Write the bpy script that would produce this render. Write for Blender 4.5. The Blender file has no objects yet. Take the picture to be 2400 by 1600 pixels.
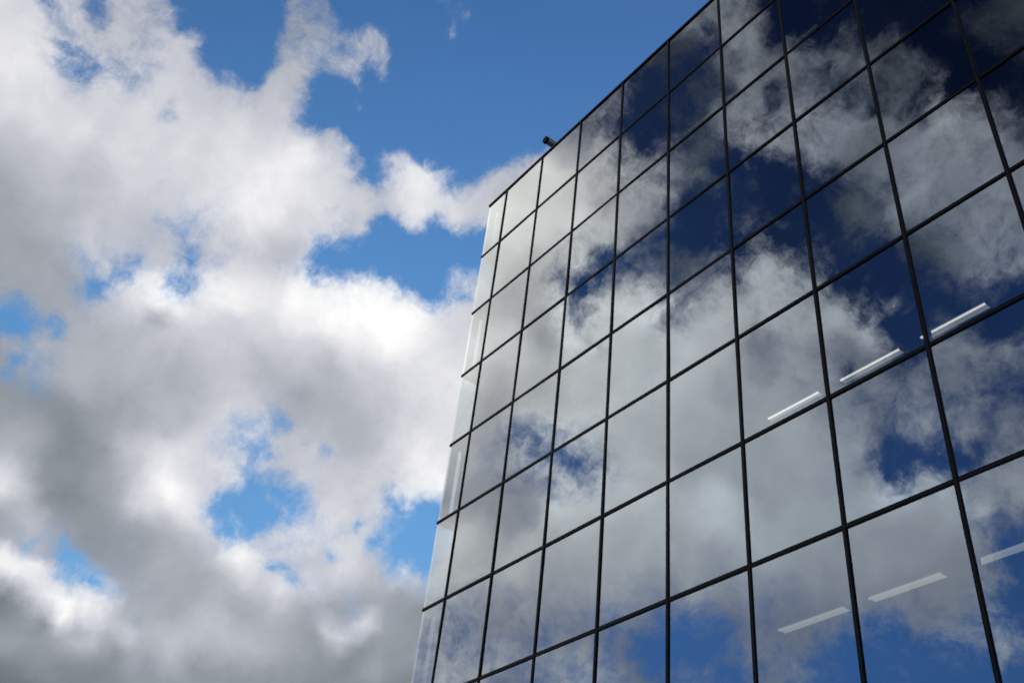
import bpy, bmesh, math, random
from mathutils import Vector, Matrix

random.seed(7)
C = bpy.context.scene.collection
RAD = math.radians

# ------------------------------------------------------------------ measures
W = 1.4                       # width of one facade bay (m)
H = 1.798                     # height of one facade row (m)
ZTOP = 20.104                 # height of the roof line
XL = -0.716                   # x of the glass corner
NCOL = 14                     # full bays to the right of the corner strip
XR = NCOL * W
NROW = 10
DEPTH = 14.0
def zrow(r): return ZTOP - H * r - (0.60 if r >= 8 else 0.0)      # the row below the eighth line is taller

# ------------------------------------------------------------------ camera
cam_data = bpy.data.cameras.new('camera')
cam = bpy.data.objects.new('camera', cam_data)
C.objects.link(cam)
yaw, pitch, roll = RAD(-57.2431), RAD(39.3706), RAD(7.3719)
fwd = Vector((math.sin(yaw) * math.cos(pitch), math.cos(yaw) * math.cos(pitch), math.sin(pitch)))
right = Vector((math.cos(yaw), -math.sin(yaw), 0.0))
up = right.cross(fwd)
r2 = right * math.cos(roll) + up * math.sin(roll)
u2 = -right * math.sin(roll) + up * math.cos(roll)
cam.matrix_world = Matrix(((r2.x, u2.x, -fwd.x, 14.418), (r2.y, u2.y, -fwd.y, -8.575),
                           (r2.z, u2.z, -fwd.z, 1.6), (0, 0, 0, 1)))
cam_data.sensor_width = 36.0
cam_data.lens = 36.0 * 2358.6 / 2400.0
cam_data.clip_end = 5000.0
bpy.context.scene.camera = cam

# ------------------------------------------------------------------ sun
SUN_AZ, SUN_EL = 25.0, 38.0   # behind the building, so the glass front is in shade
sun_data = bpy.data.lights.new('sun', 'SUN')
sun_data.energy = 3.0
sun_data.angle = RAD(0.5)
sun_data.color = (1.0, 0.95, 0.88)
sun = bpy.data.objects.new('sun', sun_data)
C.objects.link(sun)
sd = Vector((math.sin(RAD(SUN_AZ)) * math.cos(RAD(SUN_EL)), math.cos(RAD(SUN_AZ)) * math.cos(RAD(SUN_EL)), math.sin(RAD(SUN_EL))))
sun.rotation_euler = (-sd).to_track_quat('-Z', 'Y').to_euler()
sun.location = sd * 200

sc = bpy.context.scene
sc.view_settings.view_transform = 'Standard'
sc.view_settings.look = 'None'
sc.view_settings.exposure = 0.0
sc.view_settings.gamma = 1.0
sc.view_settings.use_curve_mapping = False
sc.cycles.filter_width = 1.7
sc.cycles.adaptive_threshold = 0.004
sc.cycles.adaptive_min_samples = 64
sc.cycles.max_bounces = 8
sc.cycles.transparent_max_bounces = 16
sc.cycles.use_denoising = True
sc.cycles.denoiser = 'OPENIMAGEDENOISE'
sc.cycles.caustics_reflective = False
sc.cycles.caustics_refractive = False

# ------------------------------------------------------------------ sky
# The cloud chart: one string per degree of height (azimuth runs along the string), each cell
# giving the cover, the brightness of the cloud and the depth of the blue in that direction.
EL0, ELS, NEL, NAZ = 15.0, 0.6, 75, 32
SECTORS = [(-167.0, -150.5), (-150.5, -134.0), (-134.0, -117.5), (-102.0, -82.0), (-82.0, -62.0), (-62.0, -42.0)]
NSEC = len(SECTORS)
GMAX, SMAX = 1.6, 2.2
CLOUD_ROWS = [
    (43,81,43,81,43,81,43,81,43,81,43,81,43,81,43,81,43,81,43,81,43,81,43,81,43,81,43,81,43,80,43,80,43,80,43,80,43,80,43,80,43,80,43,80,43,80,43,80,43,80,43,80,43,80,43,80,43,79,43,79,43,78,43,78,43,78,43,77,43,76,43,76,43,75,43,74,43,73,43,72,43,71,43,70,43,69,43,68,43,68,43,67,43,67,43,67,43,68,44,67,62,67,78,66,78,64,72,61,58,60,44,59,44,59,44,59,44,61,44,63,50,63,62,63,74,60,76,57,76,57,76,57,76,58,76,62,76,68,76,73,76,77,76,79,76,79,76,79,76,77,76,73,76,66,76,59,76,56,76,54,76,53,76,53,76,53,76,54,76,56,76,60,76,66,76,69,76,69,76,69,78,69,82,68,87,68,91,68,95,67,98,67,99,52,99,60,99,64,99,63,99,56,99,47,99,42,99,40,99,40,99,40,99,42,99,43,99,44,99,44,99,44,99,43,99,41,99,39,99,37,99,36,99,35,99,34,99,34,99,34,99,34,99,34,99,34,99,34,99,34,99,34,99,34,99,34,99,34,99,34,99,34,99,34,99,35,99,37,99,39,99,39,99,39,99,39,99,39,99,39,99,40,99,43,99,43,99,44,99,44,99,44,99,44,99,44,99,44,99,44,99,44,99,43,99,42,99,42,99,42,99,42,99,42,99,42,99,42,99,41,99,41,99,39,99,39,99,39,99,39,99,39,99,39,99,40,99,42,99,43,99,43,99,44,99,45,99,46,99,49,99,51,99,54,99,55,99,57,99,57,99,58,99,58,99,58,99,58,99,58,99,58,99,58,99,58,99,58,99,59,99,59,99,59),
    (43,81,43,81,43,81,43,81,43,81,43,81,43,81,43,81,43,81,43,81,43,81,43,81,43,81,43,80,43,80,43,80,43,80,43,80,43,80,43,80,43,80,43,80,43,80,43,80,43,80,43,80,43,80,43,79,43,79,43,79,43,78,43,78,43,78,43,77,43,76,43,76,43,75,43,74,43,73,43,72,43,71,43,70,43,69,43,68,43,68,43,67,43,67,43,67,43,67,46,67,63,67,78,66,78,64,71,61,57,60,44,59,44,59,44,59,44,61,44,63,50,63,62,62,74,60,76,57,76,57,76,57,76,58,76,62,76,68,76,73,76,77,76,79,76,79,76,79,76,77,76,73,76,66,76,60,76,56,76,54,76,53,76,53,76,53,76,54,76,55,76,59,76,65,76,69,76,69,76,69,77,69,81,68,86,68,90,67,94,67,97,67,99,48,99,49,99,52,99,58,99,64,99,64,99,59,99,50,99,43,99,41,99,40,99,40,99,41,99,42,99,43,99,44,99,44,99,44,99,42,99,40,99,38,99,37,99,36,99,35,99,34,99,34,99,34,99,34,99,34,99,34,99,34,99,34,99,34,99,34,99,34,99,34,99,35,99,38,99,39,99,39,99,39,99,39,99,39,99,39,99,41,99,43,99,44,99,44,99,44,99,44,99,44,99,44,99,44,99,44,99,44,99,43,99,42,99,42,99,42,99,42,99,42,99,42,99,42,99,40,99,40,99,39,99,39,99,39,99,39,99,39,99,39,99,41,99,42,99,43,99,43,99,44,99,45,99,47,99,49,99,51,99,54,99,55,99,57,99,57,99,58,99,58,99,58,99,58,99,58,99,58,99,58,99,58,99,58,99,59,99,59,99,59),
    (43,81,43,81,43,81,43,81,43,81,43,81,43,81,43,81,43,81,43,81,43,81,43,81,43,80,43,80,43,80,43,80,43,80,43,80,43,80,43,80,43,80,43,80,43,80,43,80,43,80,43,80,43,80,43,79,43,79,43,78,43,78,43,77,43,77,43,77,43,76,43,75,43,74,43,74,43,73,43,72,43,71,43,70,43,69,43,68,43,67,43,67,43,67,43,67,43,67,47,67,65,67,78,66,78,63,70,61,56,60,44,59,44,59,44,59,44,61,44,63,51,63,63,62,74,60,76,57,76,57,76,57,76,58,76,62,76,67,76,73,76,76,76,78,76,79,76,79,76,77,76,73,76,67,76,60,76,56,76,54,76,53,76,53,76,53,76,53,76,55,76,58,76,64,76,68,76,69,76,69,76,68,80,68,85,68,89,67,93,67,97,67,99,48,99,48,99,48,99,49,99,51,99,57,99,63,99,64,99,61,99,53,99,46,99,42,99,40,99,40,99,40,99,41,99,42,99,43,99,44,99,44,99,44,99,42,99,41,99,39,99,37,99,36,99,35,99,35,99,34,99,34,99,34,99,34,99,34,99,35,99,35,99,36,99,38,99,39,99,39,99,39,99,39,99,39,99,39,99,40,99,42,99,43,99,44,99,44,99,44,99,44,99,44,99,44,99,44,99,44,99,43,99,43,99,42,99,42,99,42,99,42,99,42,99,42,99,41,99,40,99,40,99,39,99,39,99,39,99,39,99,39,99,40,99,41,99,42,99,43,99,43,99,44,99,45,99,47,99,49,99,52,99,54,99,56,99,57,99,57,99,58,99,58,99,58,99,58,99,58,99,58,99,58,99,58,99,58,99,59,99,59,99,59),
    (43,81,43,81,43,81,43,81,43,81,43,81,43,81,43,81,43,81,43,81,43,81,43,80,43,80,43,80,43,80,43,80,43,80,43,80,43,80,43,80,43,80,43,80,43,80,43,80,43,80,43,80,43,79,43,79,43,79,43,78,43,78,43,77,43,77,43,77,43,76,43,75,43,74,43,73,43,72,43,72,43,71,43,70,43,69,43,68,43,67,43,67,43,67,43,67,43,67,49,67,67,67,78,65,78,63,69,61,55,59,44,59,44,59,44,59,44,61,44,63,51,63,63,62,74,60,76,57,76,57,76,57,76,58,76,62,76,67,76,72,76,76,76,78,76,79,76,79,76,77,76,74,76,68,76,61,76,56,76,54,76,53,76,53,76,53,76,53,76,54,76,57,76,63,76,67,76,69,76,69,76,68,79,68,84,68,88,67,92,67,96,67,99,49,99,48,99,48,99,48,99,48,99,49,99,50,99,55,99,61,99,64,99,63,99,57,99,49,99,43,99,41,99,40,99,40,99,40,99,41,99,43,99,43,99,44,99,44,99,44,99,42,99,41,99,39,99,37,99,36,99,35,99,35,99,37,99,37,99,38,99,39,99,40,99,40,99,39,99,39,99,39,99,39,99,39,99,40,99,42,99,43,99,43,99,44,99,44,99,44,99,44,99,44,99,44,99,44,99,44,99,43,99,42,99,42,99,42,99,42,99,42,99,42,99,42,99,41,99,40,99,40,99,39,99,39,99,39,99,39,99,39,99,40,99,41,99,42,99,43,99,43,99,44,99,45,99,47,99,49,99,52,99,54,99,56,99,57,99,57,99,58,99,58,99,58,99,58,99,58,99,58,99,58,99,58,99,58,99,59,99,59,99,59),
    (43,81,43,81,43,81,43,81,43,81,43,81,43,81,43,81,43,81,43,81,43,80,43,80,43,80,43,80,43,80,43,80,43,80,43,80,43,80,43,80,43,80,43,80,43,80,43,80,43,80,43,79,43,79,43,79,43,79,43,78,43,78,43,77,43,77,43,76,43,76,43,75,43,74,43,73,43,72,43,71,43,70,43,69,43,69,43,68,43,67,43,67,43,67,43,67,43,67,51,67,68,67,78,65,78,63,68,61,54,59,44,59,44,59,44,59,44,61,44,63,51,63,63,62,74,60,76,57,76,57,76,56,76,58,76,62,76,67,76,72,76,76,76,78,76,79,76,78,76,77,76,74,76,68,76,61,76,56,76,54,76,53,76,53,76,53,76,53,76,54,76,56,76,62,76,67,76,68,76,69,76,68,78,68,83,67,87,67,91,67,95,66,99,52,99,49,99,49,99,48,99,48,99,48,99,48,99,49,99,49,99,53,99,59,99,64,99,64,99,60,99,53,99,46,99,42,99,40,99,40,99,40,99,41,99,42,99,43,99,44,99,44,99,44,99,44,99,43,99,41,99,40,99,43,99,44,99,44,99,43,99,42,99,42,99,40,99,40,99,40,99,39,99,39,99,41,99,44,99,44,99,43,99,43,99,44,99,44,99,44,99,44,99,44,99,44,99,44,99,44,99,43,99,42,99,42,99,42,99,42,99,42,99,42,99,42,99,41,99,40,99,40,99,39,99,39,99,39,99,39,99,39,99,40,99,41,99,43,99,43,99,43,99,44,99,45,99,47,99,49,99,52,99,54,99,56,99,57,99,57,99,58,99,58,99,58,99,58,99,58,99,58,99,58,99,58,99,58,99,59,99,59,99,59),
    (43,81,43,81,43,81,43,81,43,81,43,81,43,81,43,81,43,81,43,80,43,80,43,80,43,80,43,80,43,80,43,80,43,80,43,80,43,80,43,80,43,80,43,80,43,80,43,80,43,80,43,79,43,79,43,79,43,78,43,78,43,77,43,77,43,77,43,76,43,75,43,75,43,74,43,73,43,72,43,71,43,70,43,69,43,68,43,68,43,67,43,66,43,67,43,67,43,67,53,67,70,66,78,65,78,62,67,60,53,59,44,59,44,59,44,59,44,61,44,62,51,63,63,62,74,60,76,57,76,57,76,56,76,58,76,61,76,66,76,72,76,76,76,78,76,79,76,78,76,77,76,74,76,69,76,62,76,57,76,54,76,53,76,53,76,53,76,53,76,53,76,56,76,60,76,66,76,68,76,68,76,68,77,68,82,67,86,67,90,67,94,66,99,58,99,56,99,52,99,49,99,49,99,48,99,48,99,48,99,48,99,48,99,49,99,51,99,57,99,62,99,64,99,63,99,58,99,51,99,45,99,41,99,40,99,40,99,40,99,41,99,42,99,43,99,43,99,44,99,44,99,45,99,46,99,46,99,46,99,45,99,44,99,43,99,46,99,47,99,46,99,43,99,41,99,45,99,47,99,45,99,44,99,46,99,46,99,44,99,44,99,44,99,44,99,44,99,43,99,42,99,42,99,42,99,42,99,42,99,42,99,42,99,42,99,42,99,41,99,39,99,39,99,39,99,39,99,39,99,39,99,39,99,40,99,42,99,43,99,43,99,43,99,44,99,45,99,47,99,50,99,52,99,54,99,56,99,57,99,57,99,58,99,58,99,58,99,58,99,58,99,58,99,58,99,58,99,58,99,59,99,59,99,59),
    (43,81,43,81,43,81,43,81,43,81,43,81,43,81,43,81,43,80,43,80,43,80,43,80,43,80,43,80,43,80,43,80,43,80,43,80,43,80,43,80,43,80,43,80,43,80,43,80,43,79,43,79,43,79,43,79,43,78,43,78,43,77,43,77,43,77,43,76,43,75,43,74,43,74,43,73,43,72,43,71,43,70,43,69,43,68,43,67,43,67,43,66,43,67,43,67,43,67,55,67,71,66,78,65,78,62,66,60,52,59,44,59,44,59,44,59,44,61,44,62,52,63,63,62,74,59,76,57,76,57,76,56,76,58,76,61,76,66,76,71,76,75,76,77,76,78,76,78,76,77,76,74,76,69,76,62,76,57,76,54,76,53,76,53,76,52,76,53,76,53,76,55,76,59,76,65,76,68,76,68,76,68,76,68,81,67,85,67,89,67,93,66,99,55,99,57,99,58,99,56,99,52,99,49,99,49,99,48,99,48,99,48,99,48,99,48,99,49,99,50,99,54,99,60,99,64,99,64,99,61,99,56,99,49,99,44,99,41,99,40,99,40,99,40,99,41,99,42,99,42,99,43,99,44,99,44,99,44,99,44,99,42,99,48,99,54,99,56,99,55,99,48,99,44,99,48,99,49,99,47,99,48,99,51,99,49,99,44,99,43,99,44,99,44,99,45,99,44,99,42,99,43,99,42,99,42,99,42,99,42,99,42,99,42,99,42,99,41,99,39,99,39,99,39,99,39,99,39,99,39,99,39,99,40,99,42,99,43,99,43,99,43,99,44,99,46,99,47,99,50,99,52,99,54,99,56,99,57,99,57,99,58,99,58,99,58,99,58,99,58,99,58,99,58,99,58,99,58,99,59,99,59,99,59),
    (33,80,33,80,33,80,35,80,37,80,39,80,41,80,43,80,43,80,43,80,43,80,43,80,43,80,43,80,43,80,43,80,43,80,43,80,43,80,43,80,43,80,43,80,43,80,43,79,43,79,43,79,43,79,43,79,43,78,43,78,43,77,43,76,43,76,43,76,43,75,43,74,43,73,43,72,43,72,43,71,43,70,43,69,43,68,43,67,43,67,43,66,43,67,43,67,43,67,56,67,73,66,78,64,78,62,65,60,51,59,44,59,44,59,44,59,44,61,44,62,52,63,63,62,74,59,76,57,76,57,76,56,76,57,76,61,76,66,76,71,76,75,76,77,76,78,76,78,76,77,76,75,76,70,76,63,76,57,76,54,76,53,76,53,76,52,76,52,76,53,76,54,75,58,75,64,74,68,74,69,74,68,76,68,81,68,85,68,89,67,93,67,99,52,99,53,99,55,99,57,99,58,99,56,99,52,99,50,99,49,99,48,99,48,99,48,99,48,99,48,99,49,99,49,99,52,99,57,99,62,99,64,99,64,99,60,99,54,99,48,99,43,99,41,99,40,99,40,99,39,99,38,99,39,99,42,99,42,99,46,99,42,99,61,99,53,99,55,99,58,99,51,99,54,99,57,99,52,99,52,99,54,99,55,99,50,99,44,99,44,99,44,99,46,99,49,99,46,99,44,99,44,99,43,99,42,99,42,99,42,99,42,99,42,99,42,99,42,99,40,99,40,99,39,99,39,99,39,99,39,99,39,99,40,99,42,99,43,99,43,99,44,99,44,99,46,99,48,99,50,99,52,99,55,99,56,99,57,99,57,99,58,99,58,99,58,99,58,99,58,99,58,99,58,99,58,99,58,99,59,99,59,99,59),
    (33,79,33,79,33,79,33,79,33,79,33,79,33,79,33,79,33,79,33,80,33,80,33,80,34,80,36,80,37,80,38,80,40,80,41,80,42,80,43,80,43,80,43,80,43,79,43,79,43,79,43,79,43,79,43,78,43,78,43,77,43,77,43,76,43,76,43,76,43,75,43,74,43,73,43,72,43,71,43,70,43,70,43,69,43,68,43,67,43,66,43,66,43,67,43,67,43,67,58,67,74,66,78,64,78,62,64,60,50,59,44,59,44,58,44,59,44,61,44,62,52,62,63,62,74,59,76,57,76,57,76,56,76,57,76,61,76,66,76,71,76,75,76,77,76,78,76,78,75,77,75,75,75,70,74,64,74,58,74,55,74,53,73,53,73,53,73,54,72,55,72,59,72,65,71,71,71,73,71,73,73,71,76,69,81,68,85,68,89,68,93,68,99,50,99,51,99,52,99,53,99,55,99,57,99,58,99,56,99,52,99,50,99,49,99,48,99,48,99,48,99,48,99,48,99,48,99,49,99,50,99,53,99,59,99,63,99,64,99,63,99,59,99,53,99,47,99,43,99,38,99,36,99,37,99,44,99,44,99,55,99,59,99,78,99,66,98,69,98,67,98,59,99,57,98,59,99,55,99,55,99,56,99,56,99,52,99,47,99,48,99,51,99,53,99,51,99,50,99,47,99,46,99,45,99,43,99,42,99,41,99,42,99,43,99,44,99,44,99,41,99,41,99,39,99,39,99,39,99,40,99,40,99,40,99,42,99,43,99,43,99,44,99,44,99,46,99,48,99,50,99,53,99,55,99,56,99,57,99,57,99,58,99,58,99,58,99,58,99,58,99,58,99,58,99,58,99,58,99,58,99,59,99,59),
    (42,78,40,78,37,78,35,78,33,78,33,78,33,78,33,78,33,78,33,78,33,78,33,79,33,79,33,79,33,79,33,79,33,79,33,79,33,79,33,79,33,79,33,79,33,79,33,79,33,79,33,78,34,78,35,78,36,77,37,77,37,77,38,76,38,76,38,75,39,74,39,74,40,73,40,72,41,71,41,70,41,69,42,68,42,68,42,67,42,66,42,66,42,67,42,67,43,67,60,67,75,66,78,64,77,61,64,60,50,59,42,58,42,58,41,59,41,61,41,62,49,62,60,61,70,57,76,55,76,55,74,55,73,56,73,59,73,64,73,69,73,73,73,76,72,78,72,78,72,77,72,76,71,72,71,67,71,61,71,56,70,54,70,54,70,56,70,60,69,65,69,70,69,73,68,75,68,75,71,75,73,74,76,71,81,69,85,69,89,68,93,68,99,46,99,48,99,50,99,51,99,52,99,53,99,55,99,57,99,58,99,57,99,53,99,50,99,49,99,49,99,48,99,48,99,48,99,48,99,48,99,49,99,49,99,51,99,55,99,60,99,64,99,64,99,63,99,62,99,62,98,52,98,50,99,58,99,58,99,67,97,73,95,79,94,72,94,74,95,71,96,61,96,52,84,52,98,53,99,54,99,53,99,55,99,56,99,55,99,55,99,57,99,56,99,55,99,52,99,51,99,49,99,47,99,45,99,43,99,41,99,41,99,44,99,46,99,46,99,43,99,43,99,41,99,40,99,41,99,41,99,41,99,41,99,42,99,43,99,43,99,44,99,44,99,46,99,47,99,50,99,52,99,55,99,56,99,57,99,57,99,58,99,58,99,58,99,58,99,58,99,58,99,58,99,58,99,58,99,59,99,59,99,59),
    (43,77,45,77,47,77,50,77,52,77,49,77,46,77,44,77,42,77,40,77,38,77,36,77,34,77,33,78,33,78,33,78,33,78,33,78,33,78,33,78,33,78,33,78,33,78,33,78,33,78,26,77,22,77,23,77,23,78,23,78,24,78,24,78,24,78,25,77,25,75,26,74,26,72,26,71,27,71,27,70,27,69,27,68,27,68,28,67,28,66,28,66,28,67,31,67,43,67,59,66,74,66,75,64,75,61,64,60,50,59,38,58,30,58,30,58,30,60,33,62,41,61,50,58,60,55,71,53,71,53,74,53,71,55,70,57,70,62,70,67,70,71,69,75,69,77,69,77,69,77,69,76,68,74,68,69,68,63,68,58,68,57,67,59,67,64,67,70,67,74,66,75,66,75,67,75,69,75,71,75,73,74,77,73,81,70,85,69,89,69,93,68,99,44,99,45,99,47,99,49,99,50,99,51,99,52,99,53,99,55,99,57,99,58,99,57,99,54,99,51,99,49,99,49,99,48,99,48,99,48,99,48,99,48,99,48,99,49,99,49,99,52,99,56,99,61,99,72,97,74,94,72,95,72,96,70,96,70,92,68,88,68,70,68,85,70,85,73,82,72,86,62,91,51,96,51,99,51,99,50,99,49,99,52,99,56,99,58,99,59,99,58,99,57,99,54,99,52,99,52,99,50,99,47,99,46,99,45,99,42,99,40,99,43,99,46,99,46,99,44,99,44,99,43,99,42,99,42,99,43,99,43,99,43,99,43,99,43,99,43,99,44,99,44,99,46,99,47,99,50,99,52,99,55,99,56,99,57,99,57,99,58,99,58,99,58,99,58,99,58,99,58,99,58,99,58,99,59,99,59,99,59,99,59),
    (36,77,36,77,36,77,36,77,37,77,39,77,40,77,42,77,44,77,45,77,47,77,49,77,51,77,51,77,49,77,47,77,45,77,43,77,42,77,40,77,39,77,38,77,36,77,35,77,34,77,33,77,31,77,30,79,29,81,28,82,23,82,19,82,19,82,19,81,19,80,19,77,19,73,19,71,19,70,19,70,19,69,19,68,19,67,19,65,20,65,20,66,22,67,31,67,42,67,58,66,72,65,72,64,72,61,64,60,50,59,39,58,30,58,34,58,42,59,44,61,38,60,41,56,50,54,61,53,61,53,68,53,71,54,70,56,68,59,67,64,67,69,67,73,67,75,66,76,66,75,66,75,66,73,66,70,66,66,66,61,65,60,65,64,65,72,65,77,65,78,65,76,65,75,67,75,69,75,71,74,73,74,77,72,81,71,85,69,89,69,93,69,99,44,99,44,99,45,99,46,99,47,99,49,99,50,99,51,99,52,99,53,99,55,99,57,99,58,99,58,99,55,99,52,99,50,99,49,99,48,99,48,99,48,99,48,99,48,99,48,99,48,99,49,99,50,98,61,93,72,81,74,84,74,86,72,86,72,85,65,58,65,42,66,34,70,34,72,53,65,78,51,91,50,96,50,99,51,99,49,99,48,99,50,99,54,99,57,99,57,99,55,99,54,99,53,99,52,99,51,99,49,99,47,99,46,99,49,99,52,99,45,99,42,99,44,99,46,99,45,99,45,99,44,99,44,99,43,99,44,99,44,99,44,99,44,99,44,99,44,99,44,99,45,99,46,99,48,99,50,99,52,99,55,99,56,99,57,99,58,99,58,99,58,99,58,99,58,99,58,99,58,99,58,99,59,99,59,99,59,99,59,99,59),
    (36,76,36,76,36,76,36,76,36,76,36,76,36,76,36,76,36,76,36,76,36,76,36,76,37,76,38,76,40,76,41,76,42,76,43,76,44,76,46,76,47,76,49,76,50,76,51,76,52,76,50,77,48,80,46,83,44,83,38,84,30,84,25,83,25,83,22,83,20,82,20,79,19,75,19,72,19,71,19,70,19,69,19,67,19,65,19,63,19,63,23,63,28,65,32,66,42,66,57,66,70,65,70,64,70,62,64,61,50,60,39,59,30,58,24,58,40,58,46,58,37,58,35,56,42,53,48,53,48,53,53,53,58,53,63,55,68,58,66,62,65,66,65,70,65,72,65,72,64,72,65,72,65,71,65,69,65,66,65,63,65,62,66,67,66,73,66,77,66,77,66,75,67,74,67,74,69,74,71,73,73,73,77,72,81,71,85,70,89,70,93,69,99,44,99,44,99,44,99,44,99,45,99,46,99,47,99,49,99,50,99,51,99,52,99,53,99,55,99,56,99,58,99,58,99,56,99,53,99,50,99,49,99,49,99,48,99,48,99,48,99,48,99,48,99,48,96,49,88,52,60,56,73,56,74,52,74,52,59,51,12,49,20,47,45,51,64,51,83,48,91,48,96,49,98,50,99,50,99,50,99,49,99,50,99,52,99,53,99,51,99,51,99,53,99,54,99,54,99,52,98,50,98,48,97,50,97,60,97,62,97,56,98,52,99,46,99,46,99,46,99,46,99,45,99,44,99,44,99,43,99,43,99,44,99,44,99,44,99,44,99,44,99,45,99,46,99,48,99,50,99,53,99,55,99,56,99,57,99,58,99,58,99,58,99,58,99,58,99,58,99,58,99,59,99,59,99,59,99,59,99,59,99,59),
    (36,74,36,74,36,74,36,75,36,75,36,75,36,75,36,75,36,76,36,76,36,76,36,76,36,76,36,76,36,76,36,76,36,76,36,76,36,76,36,76,36,76,36,75,37,75,37,75,40,76,46,80,53,83,60,84,62,84,50,84,42,84,37,83,37,83,32,82,30,80,28,77,26,73,23,71,20,72,19,72,19,70,19,67,19,64,19,62,22,62,30,62,40,62,46,63,54,64,62,64,71,64,70,63,70,63,64,62,50,61,41,60,36,58,31,57,28,57,22,57,24,57,29,57,33,55,37,54,37,54,40,53,43,53,49,54,62,56,67,60,65,63,65,66,65,67,66,67,66,66,67,66,67,66,67,66,67,64,67,62,68,61,68,63,68,66,68,68,69,69,69,71,69,72,69,72,70,73,71,72,74,72,77,72,81,72,85,72,89,71,93,70,99,44,99,44,99,44,99,44,99,44,99,44,99,45,99,46,99,47,99,49,99,50,99,51,99,52,99,53,99,54,99,56,99,58,99,58,99,57,99,54,99,51,99,50,99,49,99,49,99,48,99,48,98,48,95,49,84,51,81,54,69,53,76,50,76,50,34,48,46,46,74,44,86,44,89,45,92,46,96,47,98,49,99,50,99,50,99,51,99,50,99,50,99,52,99,53,99,52,99,52,98,54,97,56,96,60,96,59,96,53,94,50,92,53,92,55,93,53,94,61,96,64,98,54,99,46,99,46,99,46,99,45,99,43,99,43,99,42,99,43,99,43,99,44,99,44,99,44,99,45,99,45,99,46,99,48,99,51,99,53,99,55,99,57,99,57,99,58,99,58,99,58,99,58,99,58,99,59,99,59,99,59,99,59,99,59,99,59,99,59,99,59),
    (36,72,36,72,36,72,36,73,36,73,36,73,36,73,36,74,36,74,36,74,36,74,36,74,36,75,36,75,36,75,36,75,36,75,36,75,36,75,36,75,36,75,36,75,36,75,36,75,30,77,35,81,40,83,45,83,58,84,66,84,60,83,53,82,53,82,48,80,44,76,42,71,38,68,32,70,28,72,24,72,23,71,22,68,23,64,25,62,29,62,36,61,48,61,63,61,72,61,74,61,73,62,72,62,72,62,68,61,60,60,53,59,45,57,39,56,32,56,27,56,22,57,23,58,25,57,27,56,27,56,30,55,37,55,47,55,60,56,68,58,67,60,67,62,68,62,68,62,68,61,69,62,70,62,70,63,70,62,70,62,70,60,71,59,71,58,71,58,72,61,72,65,72,70,72,72,73,73,73,73,74,73,77,73,81,74,85,73,89,73,93,72,99,44,99,44,99,44,99,44,99,44,99,44,99,44,99,44,99,45,99,46,99,47,99,49,99,50,99,51,99,52,99,53,99,54,99,56,99,57,99,58,99,58,99,56,99,53,99,50,99,49,99,49,99,49,97,50,95,53,93,55,91,52,86,49,86,49,85,46,87,45,90,43,94,43,97,44,98,45,98,47,99,48,99,50,99,51,99,51,99,50,99,50,99,52,99,54,99,58,97,61,95,61,94,63,93,67,92,65,87,59,84,56,81,52,81,48,82,47,83,51,93,57,97,51,99,47,99,46,99,46,99,44,99,43,99,42,99,42,99,42,99,43,99,45,99,45,99,45,99,45,99,46,99,47,99,49,99,51,99,54,99,56,99,57,99,58,99,58,99,58,99,58,99,58,99,59,99,59,99,59,99,59,99,59,99,59,99,59,99,59,99,59),
    (36,70,36,70,36,71,36,71,36,71,36,71,36,72,36,72,36,72,36,72,36,72,36,73,36,73,36,73,36,73,36,73,36,73,36,73,36,74,36,74,36,74,36,74,36,74,36,74,26,77,26,80,32,81,42,82,55,83,66,83,67,82,67,80,67,80,67,75,64,70,61,65,53,65,45,69,39,72,36,72,34,71,33,68,35,65,37,63,42,62,49,61,58,60,71,60,77,60,76,60,76,60,75,60,74,60,74,60,73,59,66,58,57,57,47,56,39,56,33,56,28,57,28,58,28,59,30,58,30,58,34,58,39,57,45,57,58,58,69,59,69,60,70,60,70,60,71,59,71,59,72,60,72,61,73,62,73,62,73,63,74,62,74,61,74,58,74,58,75,60,75,65,76,70,76,73,77,74,77,74,78,75,79,75,82,74,86,74,89,73,93,73,93,45,98,44,99,44,99,44,99,44,99,44,99,44,99,44,99,44,99,44,99,45,99,46,99,47,99,48,99,50,99,51,99,52,99,52,99,54,99,55,99,56,99,58,99,58,99,57,99,54,99,58,99,56,99,52,98,52,98,52,97,47,94,45,94,45,94,44,95,43,98,43,99,43,99,45,99,46,99,47,99,49,99,50,99,51,99,51,99,52,99,55,97,61,98,62,97,66,95,66,92,65,82,63,73,64,69,62,72,61,81,64,82,59,82,54,83,50,91,48,96,48,98,48,98,47,98,46,98,46,99,45,99,44,99,43,99,42,99,42,99,43,99,46,99,46,99,46,99,46,99,47,99,48,99,50,99,52,99,54,99,56,99,57,99,58,99,58,99,58,99,59,99,59,99,59,99,59,99,59,99,59,99,59,99,59,99,59,99,59,99,59),
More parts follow.
